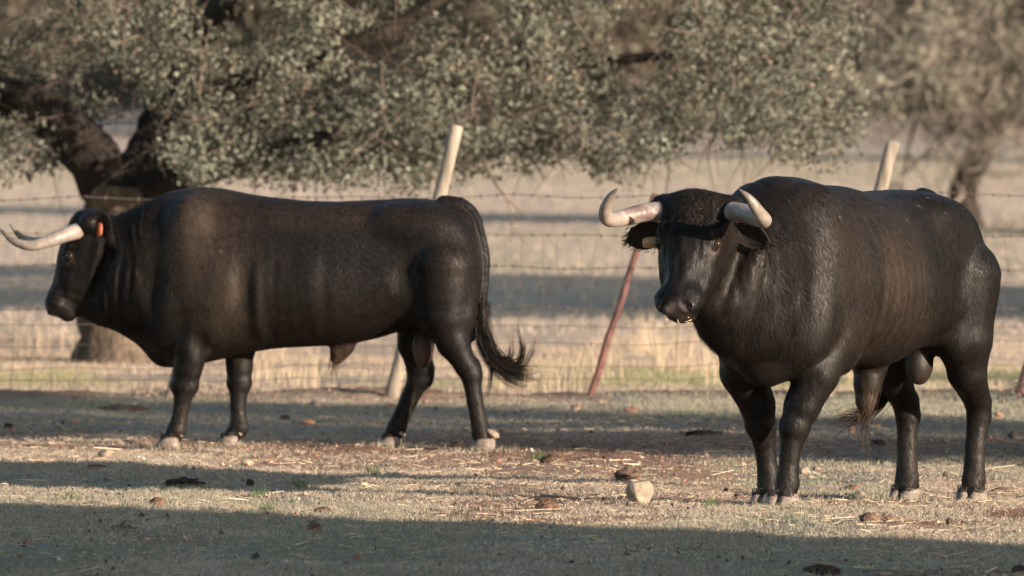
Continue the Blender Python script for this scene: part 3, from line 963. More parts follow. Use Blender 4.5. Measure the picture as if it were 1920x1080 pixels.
def left_spec():
    return dict(
        seed=3, specks=0.008, rib=0.024, dewlap_r=0.85, throat=[((U(166), 0, W(580)), .045), ((U(192), 0, W(590)), .05)], stations=STATIONS, blobs=BLOBS, hollows=HOLLOWS, hairs=140000,
        poll=(U(139), 0.0, W(402)), head_yaw=R(6), face_down=R(70), neck_base=(U(262), 0, W(492)),
        legs=[
            [(392, 590, .19, 40), (374, 645, .185, 34), (363, 692, .175, 26), (357, 722, .17, 22.5), (350, 765, .165, 14), (341, 806, .16, 17), (329, 826, .16, 16)],
            [(430, 590, -.17, 40), (440, 650, -.17, 31), (440, 692, -.165, 24), (440, 720, -.16, 20.5), (438, 765, -.155, 14), (440, 803, -.15, 17), (425, 824, -.15, 16)],
            [(850, 500, .17, 60), (850, 590, .18, 44), (866, 640, .18, 31), (889, 684, .175, 20.5), (899, 702, .17, 18.5), (906, 750, .165, 14.5), (917, 806, .16, 17), (921, 828, .16, 17)],
            [(812, 500, -.16, 58), (782, 590, -.17, 44), (776, 645, -.17, 34), (783, 690, -.165, 24), (782, 712, -.165, 21), (763, 752, -.16, 16), (741, 802, -.155, 17.5), (729, 826, -.155, 16)],
        ],
        joints=[((356, 722, .17), (27, 22, .055), .02), ((440, 720, -.16), (24, 20, .05), .02),
                ((906, 694, .17), (13, 26, .035), .02), ((800, 702, -.165), (11, 24, .030), .03)],
        tail=[(838, 380, .0), (872, 383, .0), (896, 402, .0), (910, 440, .02), (918, 490, .03), (916, 545, .03), (910, 585, .03)],
        switch=[(910, 570, .03), (912, 610, .04), (925, 655, .05), (950, 688, .05), (985, 702, .05), (1008, 700, .05)], switch_spread=0.036, switch_n=1100,
        wisps=[[(955, 680, .05), (985, 690, .06), (1002, 672, .06), (1012, 645, .06), (1020, 615, .06)],
               [(950, 675, .03), (975, 680, .03), (988, 660, .04), (984, 625, .04), (974, 600, .04)],
               [(945, 670, .07), (965, 672, .07), (971, 650, .08), (967, 615, .08)],
               [(955, 680, .06), (982, 680, .05), (994, 655, .05), (990, 628, .05)],
               [(925, 640, .05), (930, 690, .05), (928, 720, .05), (926, 752, .05)]],
        soft=[((797, 652, -.03), (19, 38, .050), .02)],
        skin=(0.120, 0.070, 0.055),
        sheath=[(650, 648, 0, .055), (640, 660, 0, .042), (634, 672, 0, .028)],
        sheath_hair=[(640, 660, 0), (633, 675, 0), (629, 690, 0), (630, 715, 0)],
        brown=[(400, 440, 85, 120, 1.0), (450, 520, 60, 110, .7), (640, 400, 170, 30, .5), (860, 480, 50, 60, .3)],
        horn=[(-.03, .10, -.085), (.02, .165, -.100), (.10, .225, -.130), (.21, .245, -.162), (.31, .215, -.140), (.385, .175, -.075)],
        horn_right=[(-.03, .10, -.085), (.02, .165, -.096), (.10, .225, -.122), (.21, .245, -.150), (.30, .215, -.128), (.365, .175, -.055)],
        horn_r=[.045, .042, .033, .022, .009, .003], horn_tip=(0.07, 0.06, 0.055), tip_from=0.66,
        ears=[dict(dir=(-.15, .42, .85), open=(.35, 1, -.1), len=.17, w=1.0, droop=0, tag=M_tag_o, tag_at=.42, tag_out=.022, tag_down=.0, tag_size=(.036, .070), tag_axis=(.0, .1, -1)),
              dict(dir=(-.35, .85, -.15), open=(.7, .3, -.4), len=.17)],
        hooves=[(U(327), .16, R(6), .98), (U(423), -.15, R(-2), .95), (U(923), .16, R(-4), .98), (U(730), -.155, R(0), .95)],
    )


def right_spec():
    st = [list(s_) for s_ in STATIONS]
    for s_ in st:                                    # a heavier crest and deeper chest than the other bull
        if 180 < s_[0] < 350: s_[1] -= 2
        if 440 < s_[0] < 880: s_[1] -= 3; s_[2] -= 9
        if 330 < s_[0] < 500: s_[1] += 7
    for s_ in st:                                    # shallower brisket, so more of the forelegs shows
        s_[2] -= float(np.interp(s_[0], [200, 250, 300, 400, 470, 560, 640], [0, 14, 28, 30, 20, 9, 0]))
    bl = [((c_[0], c_[1] - (24 if (c_[0] < 345 and c_[1] > 590) else -7 if c_[1] < 400 else 0), c_[2]), r_, k_) for c_, r_, k_ in BLOBS if c_[1] != 655]
    iu = lambda u_: 620 - u_ / PXM                   # metres back to side-view pixels
    return dict(
        seed=8, lip_dirt=.8, dewlap_r=1.1, dew_up=25, stations=st, blobs=bl, hollows=HOLLOWS, hairs=170000, bend=-0.10,
        poll=(1.385, -0.075, 1.262), head_yaw=R(7), face_down=R(64), face_len=0.93, face_wid=1.08, neck_base=(U(262), -0.02, W(482)), dew=-0.12,
        legs=[
            [(iu(.64), 590, .19, 40), (iu(.72), 645, .165, 33), (iu(.755), 692, .120, 26), (iu(.775), 724, .095, 21.5), (iu(.785), 765, .080, 14), (iu(.785), 806, .07, 17), (iu(.805), 826, .062, 15.5)],
            [(iu(.68), 590, -.185, 40), (iu(.715), 645, -.165, 35), (iu(.665), 692, -.130, 26), (iu(.64), 724, -.120, 21), (iu(.61), 765, -.115, 14), (iu(.595), 806, -.105, 17), (iu(.62), 826, -.10, 15.5)],
            [(850, 500, .17, 60), (852, 590, .18, 44), (868, 645, .178, 29), (iu(-.82), 690, .168, 19.5), (iu(-.835), 710, .165, 18), (iu(-.815), 755, .16, 14.5), (iu(-.805), 806, .158, 17), (iu(-.79), 828, .158, 16)],
            [(842, 500, -.16, 60), (846, 590, -.18, 44), (862, 645, -.172, 30), (iu(-.81), 690, -.165, 20), (iu(-.825), 710, -.16, 18.5), (iu(-.81), 755, -.155, 14.5), (iu(-.80), 806, -.15, 17), (iu(-.785), 828, -.15, 16)],
        ],
        joints=[((iu(.785), 722, .10), (22, 19, .050), .02), ((iu(.65), 720, -.130), (22, 19, .050), .02),
                ((iu(-.875), 700, .165), (11, 24, .030), .03), ((iu(-.865), 700, -.162), (11, 24, .030), .03)],
        tail=[(838, 380, .0), (872, 383, .0), (898, 402, .0), (914, 445, -.02), (922, 500, -.06), (926, 560, -.11), (922, 620, -.17), (912, 665, -.23)],
        switch=[(912, 655, -.22), (900, 690, -.27), (885, 712, -.33), (868, 720, -.38), (852, 735, -.42)], switch_spread=0.030, switch_n=260,
        soft=[((826, 632, .010), (24, 32, .058), .045)],
        skin=(0.026, 0.018, 0.0145),
        sheath=[(662, 640, 0, .075), (655, 662, 0, .052), (650, 688, 0, .036), (648, 704, 0, .022)],
        sheath_hair=[(653, 665, 0), (648, 700, 0), (645, 730, 0), (640, 768, 0)],
        brown=[(400, 480, 70, 110, .75), (500, 490, 170, 130, .60), (180, 470, 40, 80, .4), (640, 560, 70, 40, .3)],
        horn=[(-.03, .16, -.07), (.02, .24, -.08), (.08, .32, -.10), (.16, .365, -.105), (.22, .36, -.07), (.26, .335, -.02), (.28, .30, .015)],
        horn_right=[(-.03, .14, -.07), (.02, .205, -.08), (.08, .26, -.10), (.16, .295, -.105), (.22, .285, -.07), (.26, .25, -.02), (.28, .21, .015)],
        horn_r=[.040, .038, .032, .022, .009, .002], horn_tip=(0.10, 0.085, 0.07), tip_from=0.60,
        ears=[dict(dir=(-.12, .92, -.12), open=(.8, .0, -.45), len=.16),
              dict(dir=(.0, .95, -.10), open=(.8, .0, -.5), len=.19, tag=M_tag_t, tag_at=.42, tag_out=.03, tag_down=.03, tag_size=(.068, .045), tag_axis=(.1, -.12, -1))],
        hooves=[(.815, .062, R(4), .92), (.63, -.10, R(-8), .9), (-.785, .158, R(8), .88), (-.78, -.15, R(-4), .88)],
    )


bull_l, *_ = make_bull(left_spec())
tag(bull_l, 'black bull standing side-on facing left, its tail switch flicked up behind', 'bull', 'black bulls in the pasture')
bull_l.location = (P(616, 0, 46.9)[0], 46.9, 0.0)
bull_l.rotation_euler = (0, 0, R(172))
bull_r, hpR, hfR, hlR, huR = make_bull(right_spec())
tag(bull_r, 'larger black bull standing at an angle with its face towards the viewer', 'bull', 'black bulls in the pasture')
YAW_R = 62
bull_r.scale = (1.081,) * 3
bull_r.matrix_world = Matrix.Translation((1.535, 40.25, -0.018)) @ Matrix.Rotation(R(180 + YAW_R), 4, 'Z') @ Matrix.Rotation(R(-1.3), 4, 'Y') @ Matrix.Scale(1.081, 4)

ms = MB(); rs = np.random.default_rng(4)
for i in range(9):
    c0 = hpR(0.535 + rs.uniform(-.01, .02), -0.10 + rs.uniform(-.05, .01), rs.uniform(-.06, .05)) + hfR * 0.022
    dd = rs.normal(0, 1, 3); dd[2] -= 0.5; dd /= np.linalg.norm(dd)
    ms.tube([c0, c0 + dd * rs.uniform(.012, .035)], 0.0016, 4, True, tint=tuple(np.array((0.55, 0.45, 0.30)) * rs.uniform(.5, 1.1)))
tag(ms.build('mouth_straw', M_straw, bull_r, True, True), kind='stuff')


# ------------------------------------------------------------------ trees
def leaf_quads(rng, C, size, tint, droop=0.0, ratio=0.55, face=None):
    """one folded leaf (two triangles, four corners) per centre"""
    n = len(C)
    d = rng.normal(0, 1, (n, 3)); d[:, 2] -= droop; d /= np.linalg.norm(d, axis=1)[:, None]
    e = rng.normal(0, 1, (n, 3)); e -= d * np.sum(e * d, 1)[:, None]; e /= np.linalg.norm(e, axis=1)[:, None]
    if face is not None:                   # leaves of a clump turn their blades outwards
        nn = face + rng.normal(0, 0.55, (n, 3)); nn /= np.linalg.norm(nn, axis=1)[:, None]
        d -= nn * np.sum(d * nn, 1)[:, None]; d /= np.linalg.norm(d, axis=1)[:, None] + 1e-9
        e = np.cross(nn, d)
    L = (size * rng.uniform(0.65, 1.35, n))[:, None]
    V = np.stack((C, C + d * L * 0.5 + e * L * ratio * 0.5, C + d * L, C + d * L * 0.5 - e * L * ratio * 0.5), 1).reshape(-1, 3)
    Q = np.arange(4 * n).reshape(n, 4)
    return V, Q, np.repeat(tint, 4, axis=0)


LEAF_A = np.array((0.090, 0.094, 0.070)); LEAF_B = np.array((0.152, 0.155, 0.118)); LEAF_C = np.array((0.15, 0.115, 0.08))


def leaf_tints(rng, n):
    k = rng.random(n)[:, None]
    t = LEAF_A * (1 - k) + LEAF_B * k
    b = rng.random(n) < 0.05
    t[b] = LEAF_C * rng.uniform(0.7, 1.3, (b.sum(), 1))
    return t * rng.uniform(0.85, 1.15, (n, 1))


def branch_rec(mb, rng, p, d, length, r, depth, tips, bend=0.25, wig=0.18, sides=7, up=0.06, split=(2, 3)):
    n = 6
    pts = [np.array(p, float)]
    for i in range(n):
        d = d + rng.normal(0, wig, 3) * 0.6; d[2] += up
        d /= np.linalg.norm(d)
        pts.append(pts[-1] + d * length / n)
    mb.tube(pts, np.linspace(r, r * 0.62, n + 1), max(4, sides), True, 0.08, rng)
    tips.append((pts[-1], d, depth)); 
    if depth <= 0: return
    for k in range(rng.integers(split[0], split[1] + 1)):
        dd = d + rng.normal(0, 0.62, 3); dd /= np.linalg.norm(dd)
        q = pts[-1] if k == 0 else pts[rng.integers(3, n + 1)]
        branch_rec(mb, rng, q, dd, length * rng.uniform(0.6, 0.85), r * 0.60, depth - 1, tips, bend, wig, sides - 1, up, split)


def clump_leaves(rng, centres, rad, per, size, flat=0.8, droop=0.3):
    n = len(centres) * per
    off = rng.normal(0, 1, (n, 3)); off /= np.linalg.norm(off, axis=1)[:, None]
    face = off.copy()
    off *= (rng.random(n) ** 0.40)[:, None]
    off[:, 2] *= flat
    C = np.repeat(centres, per, 0) + off * np.repeat(rad, per)[:, None]
    ct = np.repeat(rng.uniform(0.70, 1.30, (len(centres), 1)), per, 0)
    return leaf_quads(rng, C, size, leaf_tints(rng, n) * ct, droop, 0.6, face)


def twigs_mesh(rng, centres, rad, per, r=0.006, length=0.5):
    """thin bare twigs through the clumps: triangular tubes, one mesh"""
    n = len(centres) * per
    c = np.repeat(centres, per, 0) + rng.normal(0, 0.5, (n, 3)) * np.repeat(rad, per)[:, None]
    d = rng.normal(0, 1, (n, 3)); d[:, 2] -= 0.25; d /= np.linalg.norm(d, axis=1)[:, None]
    m = c + d * (length * rng.uniform(0.2, 0.6, n))[:, None]
    d2 = d + rng.normal(0, 0.35, (n, 3)); d2[:, 2] -= 0.15
    e = m + d2 * (length * rng.uniform(0.3, 0.7, n))[:, None]
    a = np.cross(d, (0.3, 0.2, 0.9)); a /= np.linalg.norm(a, axis=1)[:, None]
    b = np.cross(d, a)
    rr = r * rng.uniform(0.6, 1.5, n)[:, None]
    rings = []
    for q, s in ((c, 1.0), (m, 0.8), (e, 0.25)):
        for th in (0, 2.09, 4.19):
            rings.append(q + (a * math.cos(th) + b * math.sin(th)) * rr * s)
    V = np.stack(rings, 1).reshape(-1, 3)
    base = (np.arange(n) * 9)[:, None]
    Q = []
    for k in range(2):
        for j in range(3):
            Q.append(base + np.array((3 * k + j, 3 * k + (j + 1) % 3, 3 * k + 3 + (j + 1) % 3, 3 * k + 3 + j)))
    return V, np.concatenate(Q)


# --- the big holm oak behind the fence
def big_oak():
    rng = np.random.default_rng(12)
    Y0 = 64.5
    bx = P(232, 0, Y0)[0]
    root = empty('holm_oak', (bx, Y0, 0))
    loc = np.array((bx, Y0, 0))
    pp = lambda px, py, dy=0.0: P(px, py, Y0 + dy) - loc
    t = MB()
    base = pp(232, 685); base[2] = -0.1
    trunk = curve_pts([base, pp(226, 640), pp(222, 560), pp(225, 470), pp(236, 400), pp(240, 350)], 22)
    t.tube(trunk, np.interp(np.linspace(0, 1, 22), [0, 0.08, 0.25, 0.6, 1], [0.52, 0.38, 0.30, 0.29, 0.30]), 18, True, 0.09, rng)
    t.build('trunk', M_bark_sunlit, root)
    tips = []

    def limb(ctrl, r0, r1, n=26, name='limb'):
        m = MB()
        c = curve_pts(ctrl, n)
        m.tube(c, np.linspace(r0, r1, n), 12, True, 0.08, rng)
        m.build(name, M_bark_shaded, root)
        return c
    limb([pp(238, 395), pp(205, 345), pp(160, 280), pp(100, 220), pp(30, 185), pp(-60, 160, .3), pp(-200, 90, .8), pp(-380, -60, 1)], 0.235, 0.09)
    limb([pp(238, 395), pp(262, 330), pp(285, 280, .2), pp(305, 225, .4), pp(345, 150, .6), pp(380, 60, .4), pp(430, -60, .6), pp(470, -200, 1)], 0.21, 0.09)
    limb([pp(242, 385), pp(290, 355, -.2), pp(340, 335, -.5), pp(420, 310, -1.0), pp(520, 280, -1.6), pp(640, 250, -2.2)], 0.15, 0.05)
    limb([pp(330, 165, .5), pp(400, 40, -.6), pp(440, 8, -1.2), pp(446, 4, -1.3)], 0.12, 0.085, 14)
    limb([pp(315, 200, .3), pp(420, 165, -.3), pp(520, 130, -.9), pp(580, 112, -1.3), pp(640, 92, -1.5), pp(760, 40, -1.6), pp(900, -40, -1.5), pp(1100, -60, -1)], 0.085, 0.035)
    limb([pp(420, 165, -.3), pp(620, 190, .8), pp(860, 160, 1.5), pp(1100, 120, 1.5), pp(1350, 100, 1.0), pp(1500, 130, .5)], 0.07, 0.02)
    # cut face of the broken branch stub
    # crown: clumps of leaves through a wide flat dome, thinner inside, with gaps
    cx, cy = pp(760, 0)[0] * 0.30, 0.0
    N0 = 5200
    u = rng.normal(0, 1, (N0, 3)); u /= np.linalg.norm(u, axis=1)[:, None]
    rr = rng.uniform(0.45, 1.0, N0) ** 0.6
    rad3 = np.array((6.3, 3.6, 3.0))
    c = u * rr[:, None] * rad3 + np.array((cx - 0.75, 0.3, 3.55))
    # underside follows the browse line: cattle and sheep crop everything they reach
    lowx = np.array([-400, 0, 60, 110, 150, 330, 360, 500, 560, 700, 800, 900, 950, 990, 1040, 1120, 1200, 1260, 1330, 1420, 1500, 1560, 1600, 1640, 1800])
    lowy = np.array([330, 335, 330, 300, 250, 250, 350, 345, 350, 358, 352, 330, 300, 335, 300, 345, 335, 285, 265, 300, 315, 318, 290, 200, 100])
    pxc = 960 + (c[:, 0] + bx) * FPX / (c[:, 1] + Y0)
    low = CAMZ - (np.interp(pxc, lowx, lowy) - HOR) / FPX * Y0
    lump = fbm(c[:, 0] * 1.1 + 9, c[:, 2] * 1.3 + c[:, 1] * 0.5, 91, 3)
    gap = fbm(c[:, 0] * 0.8 + 29, c[:, 2] * 0.9 + c[:, 1] * 0.9 + 7, 95, 2)
    keep = (c[:, 2] > low + 0.12 + 0.35 * (lump - 0.5) + 0.05 * np.abs(c[:, 1])) & (gap > 0.40) & (fbm(c[:, 0] * 2.1 + 3, c[:, 2] * 2.3 + c[:, 1] * 1.7 + 4, 93, 2) > 0.42)
    # extra clumps hanging at the browse line
    nl = 700
    ex = rng.uniform(-7.0, 5.2, nl)
    ey = rng.uniform(-2.6, 2.4, nl)
    pxe = 960 + (ex + bx) * FPX / Y0
    ez = CAMZ - (np.interp(pxe, lowx, lowy) - HOR) / FPX * Y0 + 0.10 + np.abs(rng.normal(0, 0.35, nl))
    ke = (fbm(ex * 1.3 + 3, ey * 1.3 + 9, 99, 2) > 0.40) & ~((pxe > 130) & (pxe < 330) & (ey < 0.2))
    c = np.concatenate((c[keep], np.stack((ex, ey, ez), 1)[ke]))
    pxc = 960 + (c[:, 0] + bx) * FPX / (c[:, 1] + Y0)
    pyc = HOR + (CAMZ - c[:, 2]) * FPX / (c[:, 1] + Y0)
    # keep the fork and the left limb clear on the near side
    near = c[:, 1] < 0.5
    lm = np.interp(pxc, [-50, 30, 100, 160, 205, 240, 300], [165, 185, 220, 280, 345, 330, 250])
    c = c[~(near & (pxc < 320) & (pxc > -80) & (np.abs(pyc - lm) < 62))]
    pxc = 960 + (c[:, 0] + bx) * FPX / (c[:, 1] + Y0)
    pyc = HOR + (CAMZ - c[:, 2]) * FPX / (c[:, 1] + Y0)
    c = c[~((np.abs(pxc - 232 - 0.15 * (300 - pyc)) < 72) & (pyc > 185) & (pyc < 350))]
    rad = rng.uniform(0.14, 0.30, len(c))
    V, Q, T = clump_leaves(rng, c, rad, 125, 0.042)
    tag(new_mesh('crown', V, Q, M_leaf, root, False, T), kind='stuff')
    tv, tq = twigs_mesh(rng, c[c[:, 2] > 1.55], rad[c[:, 2] > 1.55], 3, 0.0055, 0.42)
    tag(new_mesh('twigs', tv, tq, M_bark_grey, root, True), kind='stuff')
    # dead twig hanging under the crown
    for ctrl in ([pp(905, 300, -1.5), pp(930, 345, -1.5), pp(955, 385, -1.5), pp(965, 430, -1.4), pp(995, 465, -1.4)],
                 [pp(940, 360, -1.5), pp(975, 395, -1.5), pp(1000, 415, -1.5)],
                 [pp(962, 420, -1.5), pp(955, 455, -1.5)]):
        m = MB(); m.tube(curve_pts(ctrl, 12), np.linspace(0.011, 0.003, 12), 5)
        m.build('dead_twig', M_bark_grey, root)
    tag(root, 'large forked holm oak with low spreading crown behind the left bull', 'tree')
    return root


oak = big_oak()

# --- neighbours of the same kind outside the frame; they shade the pasture
def oak_copy(x, y, rz, s, label):
    c = copy_tree(oak)
    c.location = (x, y, float(ground_macro(x, y)))
    c.rotation_euler = (0, 0, R(rz))
    c.scale = (s, s, s)
    c['label'] = label
    return c


M_twig = noise_mat('lichen_twig', (0.17, 0.14, 0.115), (0.36, 0.31, 0.26), 9, 0.9, 0.4, 0.01, spec=0.1)


# --- grey twiggy tree on the right
def twig_tree():
    rng = np.random.default_rng(41)
    Y0 = 118.0
    bx = P(1815, 0, Y0)[0]
    gz = float(ground_macro(bx, Y0))
    root = empty('grey_oak', (bx, Y0, gz))
    loc = np.array((bx, Y0, gz))
    pp = lambda px, py, dy=0.0: P(px, py, Y0 + dy) - loc
    t = MB()
    base = pp(1818, 440); base[2] = -0.1
    t.tube(curve_pts([base, pp(1812, 410), pp(1806, 375), pp(1814, 330), pp(1836, 285), pp(1842, 262)], 18), np.interp(np.linspace(0, 1, 18), [0, .12, 1], [.27, .20, .17]), 12, True, 0.1, rng)
    t.build('trunk', M_bark_shaded, root)
    m = MB(); tips = []
    m.tube(curve_pts([pp(1838, 275), pp(1862, 250), pp(1895, 245), pp(1930, 225), pp(1990, 180)], 12), np.linspace(.14, .06, 12), 9, True, .1, rng)
    m.tube(curve_pts([pp(1840, 270), pp(1820, 240), pp(1790, 215), pp(1750, 190), pp(1700, 165), pp(1660, 120)], 12), np.linspace(.12, .04, 12), 9, True, .1, rng)
    m.tube(curve_pts([pp(1840, 268), pp(1850, 215), pp(1845, 150), pp(1860, 60), pp(1850, -60)], 12), np.linspace(.14, .05, 12), 9, True, .1, rng)
    m.tube(curve_pts([pp(1825, 245), pp(1780, 235, .5), pp(1720, 215, .8), pp(1640, 200, .8)], 12), np.linspace(.07, .02, 12), 7, True, .1, rng)
    for px, py in ((1930, 225), (1990, 180), (1750, 190), (1700, 165), (1660, 120), (1845, 150), (1860, 60), (1850, -60), (1780, 235), (1720, 215), (1850, 215), (1895, 245)):
        for k in range(3):
            d = rng.normal(0, 0.8, 3); d[2] += 0.55; d /= np.linalg.norm(d)
            branch_rec(m, rng, pp(px, py, rng.normal(0, .2)), d, rng.uniform(.8, 1.4), 0.035, 3, tips, up=0.0, sides=5)
    m.build('branches', M_twig, root)
    tp = np.array([q[0] for q in tips])
    tp = tp[tp[:, 2] > pp(0, 235)[2]]
    tv, tq = twigs_mesh(rng, tp, np.full(len(tp), 0.40), 10, 0.007, 0.8)
    tag(new_mesh('twigs', tv, tq, M_twig, root, True), kind='stuff')
    sel = tp[rng.random(len(tp)) < 0.75]
    sel = sel[sel[:, 2] > pp(0, 200)[2]]
    V, Q, T = clump_leaves(rng, sel, rng.uniform(.25, .5, len(sel)), 44, 0.080)
    T = T * np.array((1.55, 1.50, 1.42))
    tag(new_mesh('crown', V, Q, M_leaf, root, False, T), kind='stuff')
    tag(root, 'sparse grey oak with crooked bare trunk at the right edge', 'tree')
    return root


grey = twig_tree()


# --- the far wood: separate trees that share one of three crowns
def far_tree(seed):
    rng = np.random.default_rng(seed)
    root = empty('far_oak', (0, 0, 0))
    t = MB(); t.tube(curve_pts([(0, 0, -.3), (.1, 0, .8), (-.1, .1, 1.6), (.2, 0, 2.6)], 10), np.linspace(.32, .18, 10), 8, True, .1, rng)
    for a in range(5):
        an = a * 1.26 + rng.uniform(0, .6)
        t.tube(curve_pts([(0, 0, 1.7), (math.cos(an) * 1.2, math.sin(an) * 1.2, 2.6), (math.cos(an) * 2.6, math.sin(an) * 2.6, 3.3)], 8), np.linspace(.14, .04, 8), 6, True, .1, rng)
    t.build('trunk', M_bark_grey, root)
    n = 420
    u = rng.normal(0, 1, (n, 3)); u /= np.linalg.norm(u, axis=1)[:, None]
    c = u * (rng.uniform(.35, 1, n) ** .6)[:, None] * np.array((4.0, 4.0, 2.7)) + np.array((0, 0, 3.7))
    c = c[(c[:, 2] > 1.0 + 0.8 * rng.random(n)) & (fbm(c[:, 0] + 9, c[:, 2] * 1.2 + c[:, 1] + 20, seed, 2) > .36)]
    rad = rng.uniform(.35, .7, len(c))
    V, Q, T = clump_leaves(rng, c, rad, 60, 0.17)
    tag(new_mesh('crown', V, Q, M_leaf, root, False, T * np.array((1.45, 1.32, 1.26))), kind='stuff')
    tv, tq = twigs_mesh(rng, c, rad, 6, 0.02, 1.2)
    tag(new_mesh('twigs', tv, tq, M_bark_grey, root, True), kind='stuff')
    return root


protos = [far_tree(s) for s in (101, 102, 103)]
used = [False] * 3
rng = np.random.default_rng(77)
far_spots = []
for row, (Yr, step, off) in enumerate(((225, 5.8, 0.0), (255, 6.8, 2.2), (290, 8.2, 1.0))):
    half = 960 / FPX * Yr + 4
    k = int(2 * half / step) + 1
    for i in range(k):
        far_spots.append((-half + off + i * step + rng.uniform(-1, 1), Yr + rng.uniform(-8, 8), ('nearest', 'middle', 'rearmost')[row], i))
ORD = ('first', 'second', 'third', 'fourth', 'fifth', 'sixth', 'seventh', 'eighth', 'ninth', 'tenth')
for i, (x, y, row, q) in enumerate(far_spots):
    j = i % 3
    o = protos[j] if not used[j] else copy_tree(protos[j])
    used[j] = True
    s = rng.uniform(0.85, 1.3)
    o.location = (x, y, float(ground_macro(x, y)))
    o.rotation_euler = (0, 0, rng.uniform(0, 6.28))
    o.scale = (s, s, s)
    tag(o, 'far grey-green oak, %s from the left in the %s row of the wood' % (ORD[q], row), 'tree', 'far oaks in the wood')


def shade_spot(s, reach):
    """where a tree stands whose shadow crosses the middle of the view on the line s"""
    t = -s * 0.643 / 0.766 + reach
    return 0.643 * s + 0.766 * t, 0.766 * s - 0.643 * t


oak_copy(*shade_spot(38.3, 16), -40, 0.80, 'holm oak beyond the right edge that shades the ground behind the bulls')
oak_copy(3.75, 45.4, 50, 0.22, 'shrunken oak copy added past the right edge to shade the ground beside the big bull')  # low out-of-view copy, added only to cast shade on this ground
oak_copy(*shade_spot(65.0, 23), -30, 1.8, 'holm oak beyond the right edge that shades the field behind the fence')
oak_copy(*shade_spot(92.5, 26), -40, 0.6, 'small holm oak beyond the right edge that shades the far field')
oak_copy(*shade_spot(146., 28), -40, 0.9, 'holm oak farthest off beyond the right edge')


# ------------------------------------------------------------------ unseen stone building, added to cast the foreground shadow
def shadow_shed():
    root = empty('shadow_caster', (0, 0, 0))
    c0 = np.array((2.05 + 0.766 * 22, 36 - 0.643 * 22))
    along = np.array((-0.643, -0.766))
    depth = np.array((along[1], -along[0]))
    depth = depth if depth @ np.array((0.766, -0.643)) > 0 else -depth
    L, D, Hh = 12.5, 7.0, 6.2
    cs = [c0, c0 + along * L, c0 + along * L + depth * D, c0 + depth * D]
    V = [(c[0], c[1], -0.2) for c in cs] + [(c[0], c[1], Hh) for c in cs]
    m = MB(); m.add(V, [(0, 1, 5, 4), (1, 2, 6, 5), (2, 3, 7, 6), (3, 0, 4, 7), (4, 5, 6, 7)])
    m.build('wall', M_stonewall, root, False)
    g = MB()
    a0, a1, b0, b1 = [np.array((c[0], c[1], Hh + .004)) for c in (cs[0], cs[1], cs[3], cs[2])]
    up = np.array((0, 0, 1.4))
    r0, r1 = (a0 + b0) / 2 + up, (a1 + b1) / 2 + up
    g.add([a0, a1, r1, r0, b0, b1], [(0, 1, 2, 3), (4, 3, 2, 5), (0, 3, 4), (1, 5, 2)])
    g.build('roof', M_rooftile, root, False)
    tag(root, 'unseen stone building behind the viewer, added to shade the foreground', 'shadow_shed')


shadow_shed()


# ------------------------------------------------------------------ wire fence
YF = 55.5
fence = empty('wire_fence', (0, YF, 0))
tag(fence, 'leaning post and barbed wire fence with netting across the pasture', 'fence')
FO = np.array((0, YF, 0))
rngf = np.random.default_rng(5)


def post(top, foot, r, mat, name, flat=False, dy=0.0, label=None):
    a = P(*foot, YF) - FO; b = P(*top, YF + dy) - FO
    a = a + (a - b) * 0.12
    n = 14
    t = np.linspace(0, 1, n)[:, None]
    pts = a * (1 - t) + b * t
    m = MB()
    if flat:
        m.tube(pts, r, 4, True)
        for sd in (-1, 1): pass
    else:
        pts = pts + rngf.normal(0, 0.003, (n, 3))
        m.tube(pts, r * np.linspace(1.05, 0.92, n), 12, True, 0.07, rngf)
    o = m.build(name, mat, fence)
    if label: o['label'] = label
    return o


post((858, 236), (733, 748), 0.044, M_post, 'wooden_post', label='pale wooden post rising above the rump of the left bull')
post((1676, 263), (1545, 750), 0.046, M_post, 'wooden_post', label='pale wooden post rising behind the back of the right bull')
post((1228, 364), (1104, 752), 0.023, M_red, 'metal_post', label='leaning red metal post between the bulls')
post((430, 372), (315, 750), 0.030, M_bark_grey, 'metal_post', label='dark leaning post behind the forelegs of the left bull')
post((2030, 364), (1906, 752), 0.027, M_red, 'metal_post')
for k_ in range(3):
    dx_ = 795 * (k_ + 1)
    post((1676 + dx_, 255), (1545 + dx_, 750), 0.046, M_post, 'wooden_post')
    post((2030 + dx_, 364), (1906 + dx_, 752), 0.025, M_red, 'metal_post')
    if k_:
        post((858 - dx_, 240), (733 - dx_ - 40, 748), 0.044, M_post, 'wooden_post')
    post((430 - dx_, 372), (315 - dx_, 750), 0.027, M_red, 'metal_post')


def wire(py, r, barbed, sag=0.02, tilt=0.0):
    xs_ = np.arange(-10.5, 11.0, 0.07)
    px0 = xs_ / YF * FPX + 960
    z = CAMZ - (py - HOR) / FPX * YF + tilt * np.clip(xs_, -4, 4)
    ph = (xs_ % 1.32) / 1.32
    zz = z - sag * 4 * ph * (1 - ph) + 0.006 * np.sin(xs_ * 7 + py)
    yy = -0.035 + 0.004 * np.sin(xs_ * 11 + py)
    m = MB()
    m.tube(np.stack((xs_, yy, zz), 1), r, 5, False)
    if barbed:
        for x in np.arange(-4.5, 4.5, 0.105):
            x = x + rngf.uniform(-.01, .01); zc = np.interp(x, xs_, zz); yc = np.interp(x, xs_, yy)
            for k in range(2):
                a = rngf.uniform(0, 3.14); d = np.array((rngf.uniform(-.4, .4), math.cos(a), math.sin(a))) * 0.017
                m.tube([np.array((x, yc, zc)) - d, np.array((x, yc, zc)) + d], 0.0024, 4, False)
            m.tube([np.array((x - .008, yc, zc)), np.array((x + .008, yc, zc))], r * 1.8, 5, False)
    return m.build('barbed_wire' if barbed else 'wire', M_wire, fence)


